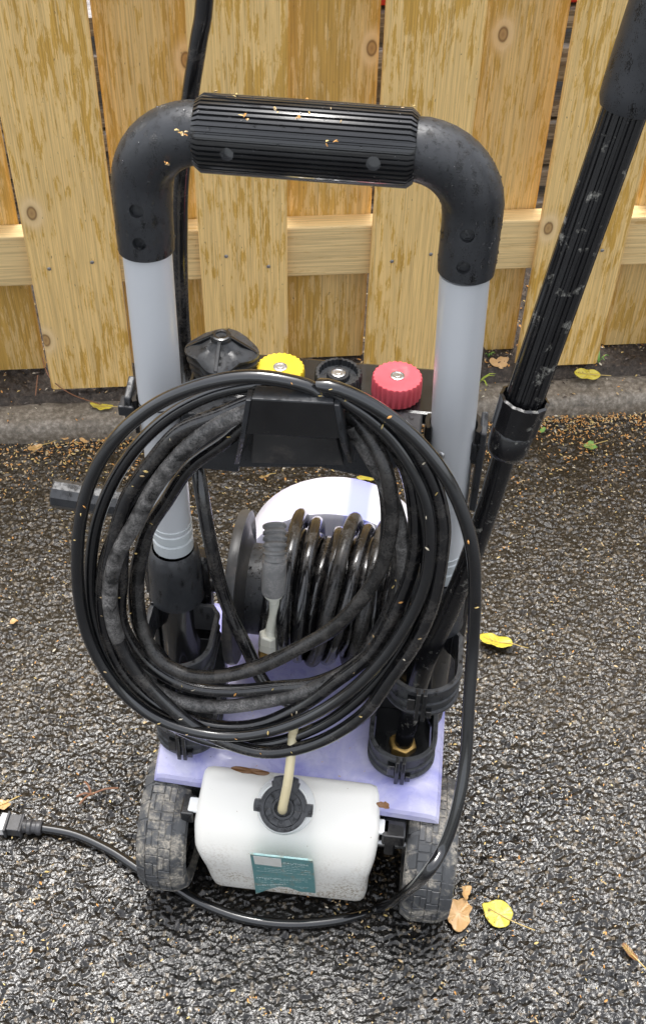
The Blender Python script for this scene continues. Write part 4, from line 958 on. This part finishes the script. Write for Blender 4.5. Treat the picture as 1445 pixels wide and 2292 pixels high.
tuft(on_z(1092, 800, .062), 5, .016, .6, 'tiny green seedling at the foot of the fence behind the right tube', 'seedling', M_LG)

# ------------------------------------------------------------------ litter nobody could count
def flake(mb, P, size, mi, up=None, ang=None):
    r = random; a = r.uniform(0, 6.28) if ang is None else ang; w = size*r.uniform(.22, .45); d = Vector((math.cos(a), math.sin(a), r.uniform(-.2, .3))).normalized(); e = d.cross(Vector((0, 0, 1))).normalized(); u = e.cross(d)
    if up is not None:
        u = up; d = (d - u*d.dot(u)).normalized(); e = d.cross(u)
    c = P; h = size*r.uniform(.08, .25)
    V = [c-d*size*.5, c-d*size*.15+e*w*.5+u*h*.6, c-d*size*.15-e*w*.5+u*h*.3, c+d*size*.2+e*w*.45+u*h, c+d*size*.2-e*w*.45+u*h*.8, c+d*size*.5+u*h*.3, c+u*h*1.6]
    mb.add(V, [(0, 2, 6, 1), (1, 6, 3), (2, 4, 6), (3, 6, 4, 5)], mi)
SM = [M_S1, M_S2, M_S3, M_S4]
mb = MB(); k = 0
edgeY = lambda x: 0
while k < 5600:
    x = random.uniform(-.75, .85); y = random.uniform(.40, 1.64)
    P = Vector((x, y, 0)); s = (P-FO).dot(FS); nn = (P-FO).dot(FN); f = float(kerb_front(s, 0)) - .012
    if nn > f: continue
    dist = f-nn; dens = .17 + 1.3*math.exp(-dist/.045)*(.4+1.2*float(vnoise(np.array(x+5), np.array(y+5), .05, 41))) + .35*math.exp(-dist/.3)
    if random.random() > dens: continue
    near = dist < .12
    mi = random.choices([0, 1, 2, 3], [3, 4, 6, 1] if near else [4, 4, 2, 3])[0]
    flake(mb, Vector((x, y, .0015+random.uniform(0, .003)+(.003 if near else 0))), random.uniform(.0016, .0052)*(1.5 if random.random() < .08 else 1), mi); k += 1
for _ in range(7200):                       # drift of bud scales along the kerb
    s_ = random.uniform(-.30, 1.35); f = float(kerb_front(s_, 0)) - .013; dist = random.expovariate(1/.055)
    clump = float(vnoise(np.array(s_+3), np.array(dist), .045, 43)); left = .55 if s_ < .5 else 1
    if dist > .25 or random.random() > left*(.25+1.5*max(0, clump-.25)): continue
    P = FO+FS*s_+FN*(f-dist); flake(mb, Vector((P.x, P.y, .002+random.uniform(0, .005))), random.uniform(.003, .0080), random.choices([0, 1, 2, 3], [3, 4, 8, 1])[0])
# clumped catkins
for _ in range(120):
    x = random.uniform(-.6, .7); y = random.uniform(.45, 1.42); 
    for q in range(random.randint(4, 9)): flake(mb, Vector((x+random.gauss(0, .0035), y+random.gauss(0, .0035), .003+random.uniform(0, .003))), random.uniform(.002, .005), random.choice([0, 1, 1, 3, 2]))
tag(mb.build('seed_litter', SM, None, 0, fix=False), 'scattered tan and orange seed husks on the wet asphalt', 'litter', kind='stuff')
mb = MB()
for _ in range(5200):
    s = random.uniform(-.25, 1.3); f = float(kerb_front(s, 0)); n = random.uniform(f, .26)
    if n < f+.060 and random.random() < .80: continue
    P = FO+FS*s+FN*n; z = (.0375 if n < f+.060 else float(soil_h(np.array(s), np.array(n)))+.001)
    flake(mb, Vector((P.x, P.y, z)), random.uniform(.003, .009), random.choices([0, 1, 2, 3, 4, 5], [1, 2, 2, 1, 7, 3])[0])
tag(mb.build('bark_litter', SM+[flat('dark_mulch', (.045, .030, .022), .7), flat('grey_mulch', (.17, .14, .12), .7)], None, 0, fix=False), 'dark mulch crumbs and husks strewn along the soil strip', 'litter', kind='stuff')
# husks stuck to the coil, the handle and the deck
mb = MB()
for pts_ in (body, [CV(x, y, -.036) for (x, y) in CA], [CV(x, y, -.040) for (x, y) in CD]):
    q = spline(pts_, .006)
    for _ in range(int(len(q)*.075)):
        c = random.choice(q); up = Vector((random.uniform(-.4, .4), -.75, random.uniform(.2, .8))).normalized()
        flake(mb, to_world(c)+ (MU*up.x+MV*up.y+Vector((0, 0, up.z)))*.0082, random.uniform(.0025, .0055), random.choice([0, 0, 1, 2, 3]), up=(MU*up.x+MV*up.y+Vector((0, 0, up.z))))
for _ in range(9):
    u = random.uniform(-.085, .083); a = random.uniform(.6, 2.4); P = Vector((u, .030-math.cos(a)*.031, .906+math.sin(a)*.031)); up = Vector((0, -math.cos(a), math.sin(a)))
    for _q in range(random.choice([1, 1, 1, 3])): flake(mb, to_world(P+Vector((random.gauss(0, .002), 0, 0))), random.uniform(.003, .006), random.choice([0, 1, 2]), up=MU*up.x+MV*up.y+Vector((0, 0, up.z)))
for (x, y) in ((400, 296), (412, 300), (738, 318), (620, 243), (372, 365), (665, 268), (545, 262)):
    for _q in range(4):
        c = L(x+random.gauss(0, 6), y+random.gauss(0, 4), .002); flake(mb, to_world(c), random.uniform(.003, .006), random.choice([0, 1, 2]))
for _ in range(70):
    flake(mb, to_world(Vector((random.uniform(-.09, .16), random.uniform(-.11, .12), .2025))), random.uniform(.0015, .004), random.choice([0, 1, 2, 3]))
tag(mb.build('stuck_husks', SM, None, 0, fix=False), 'wet seed husks sticking to the coil, the handle and the deck', 'litter', kind='stuff')
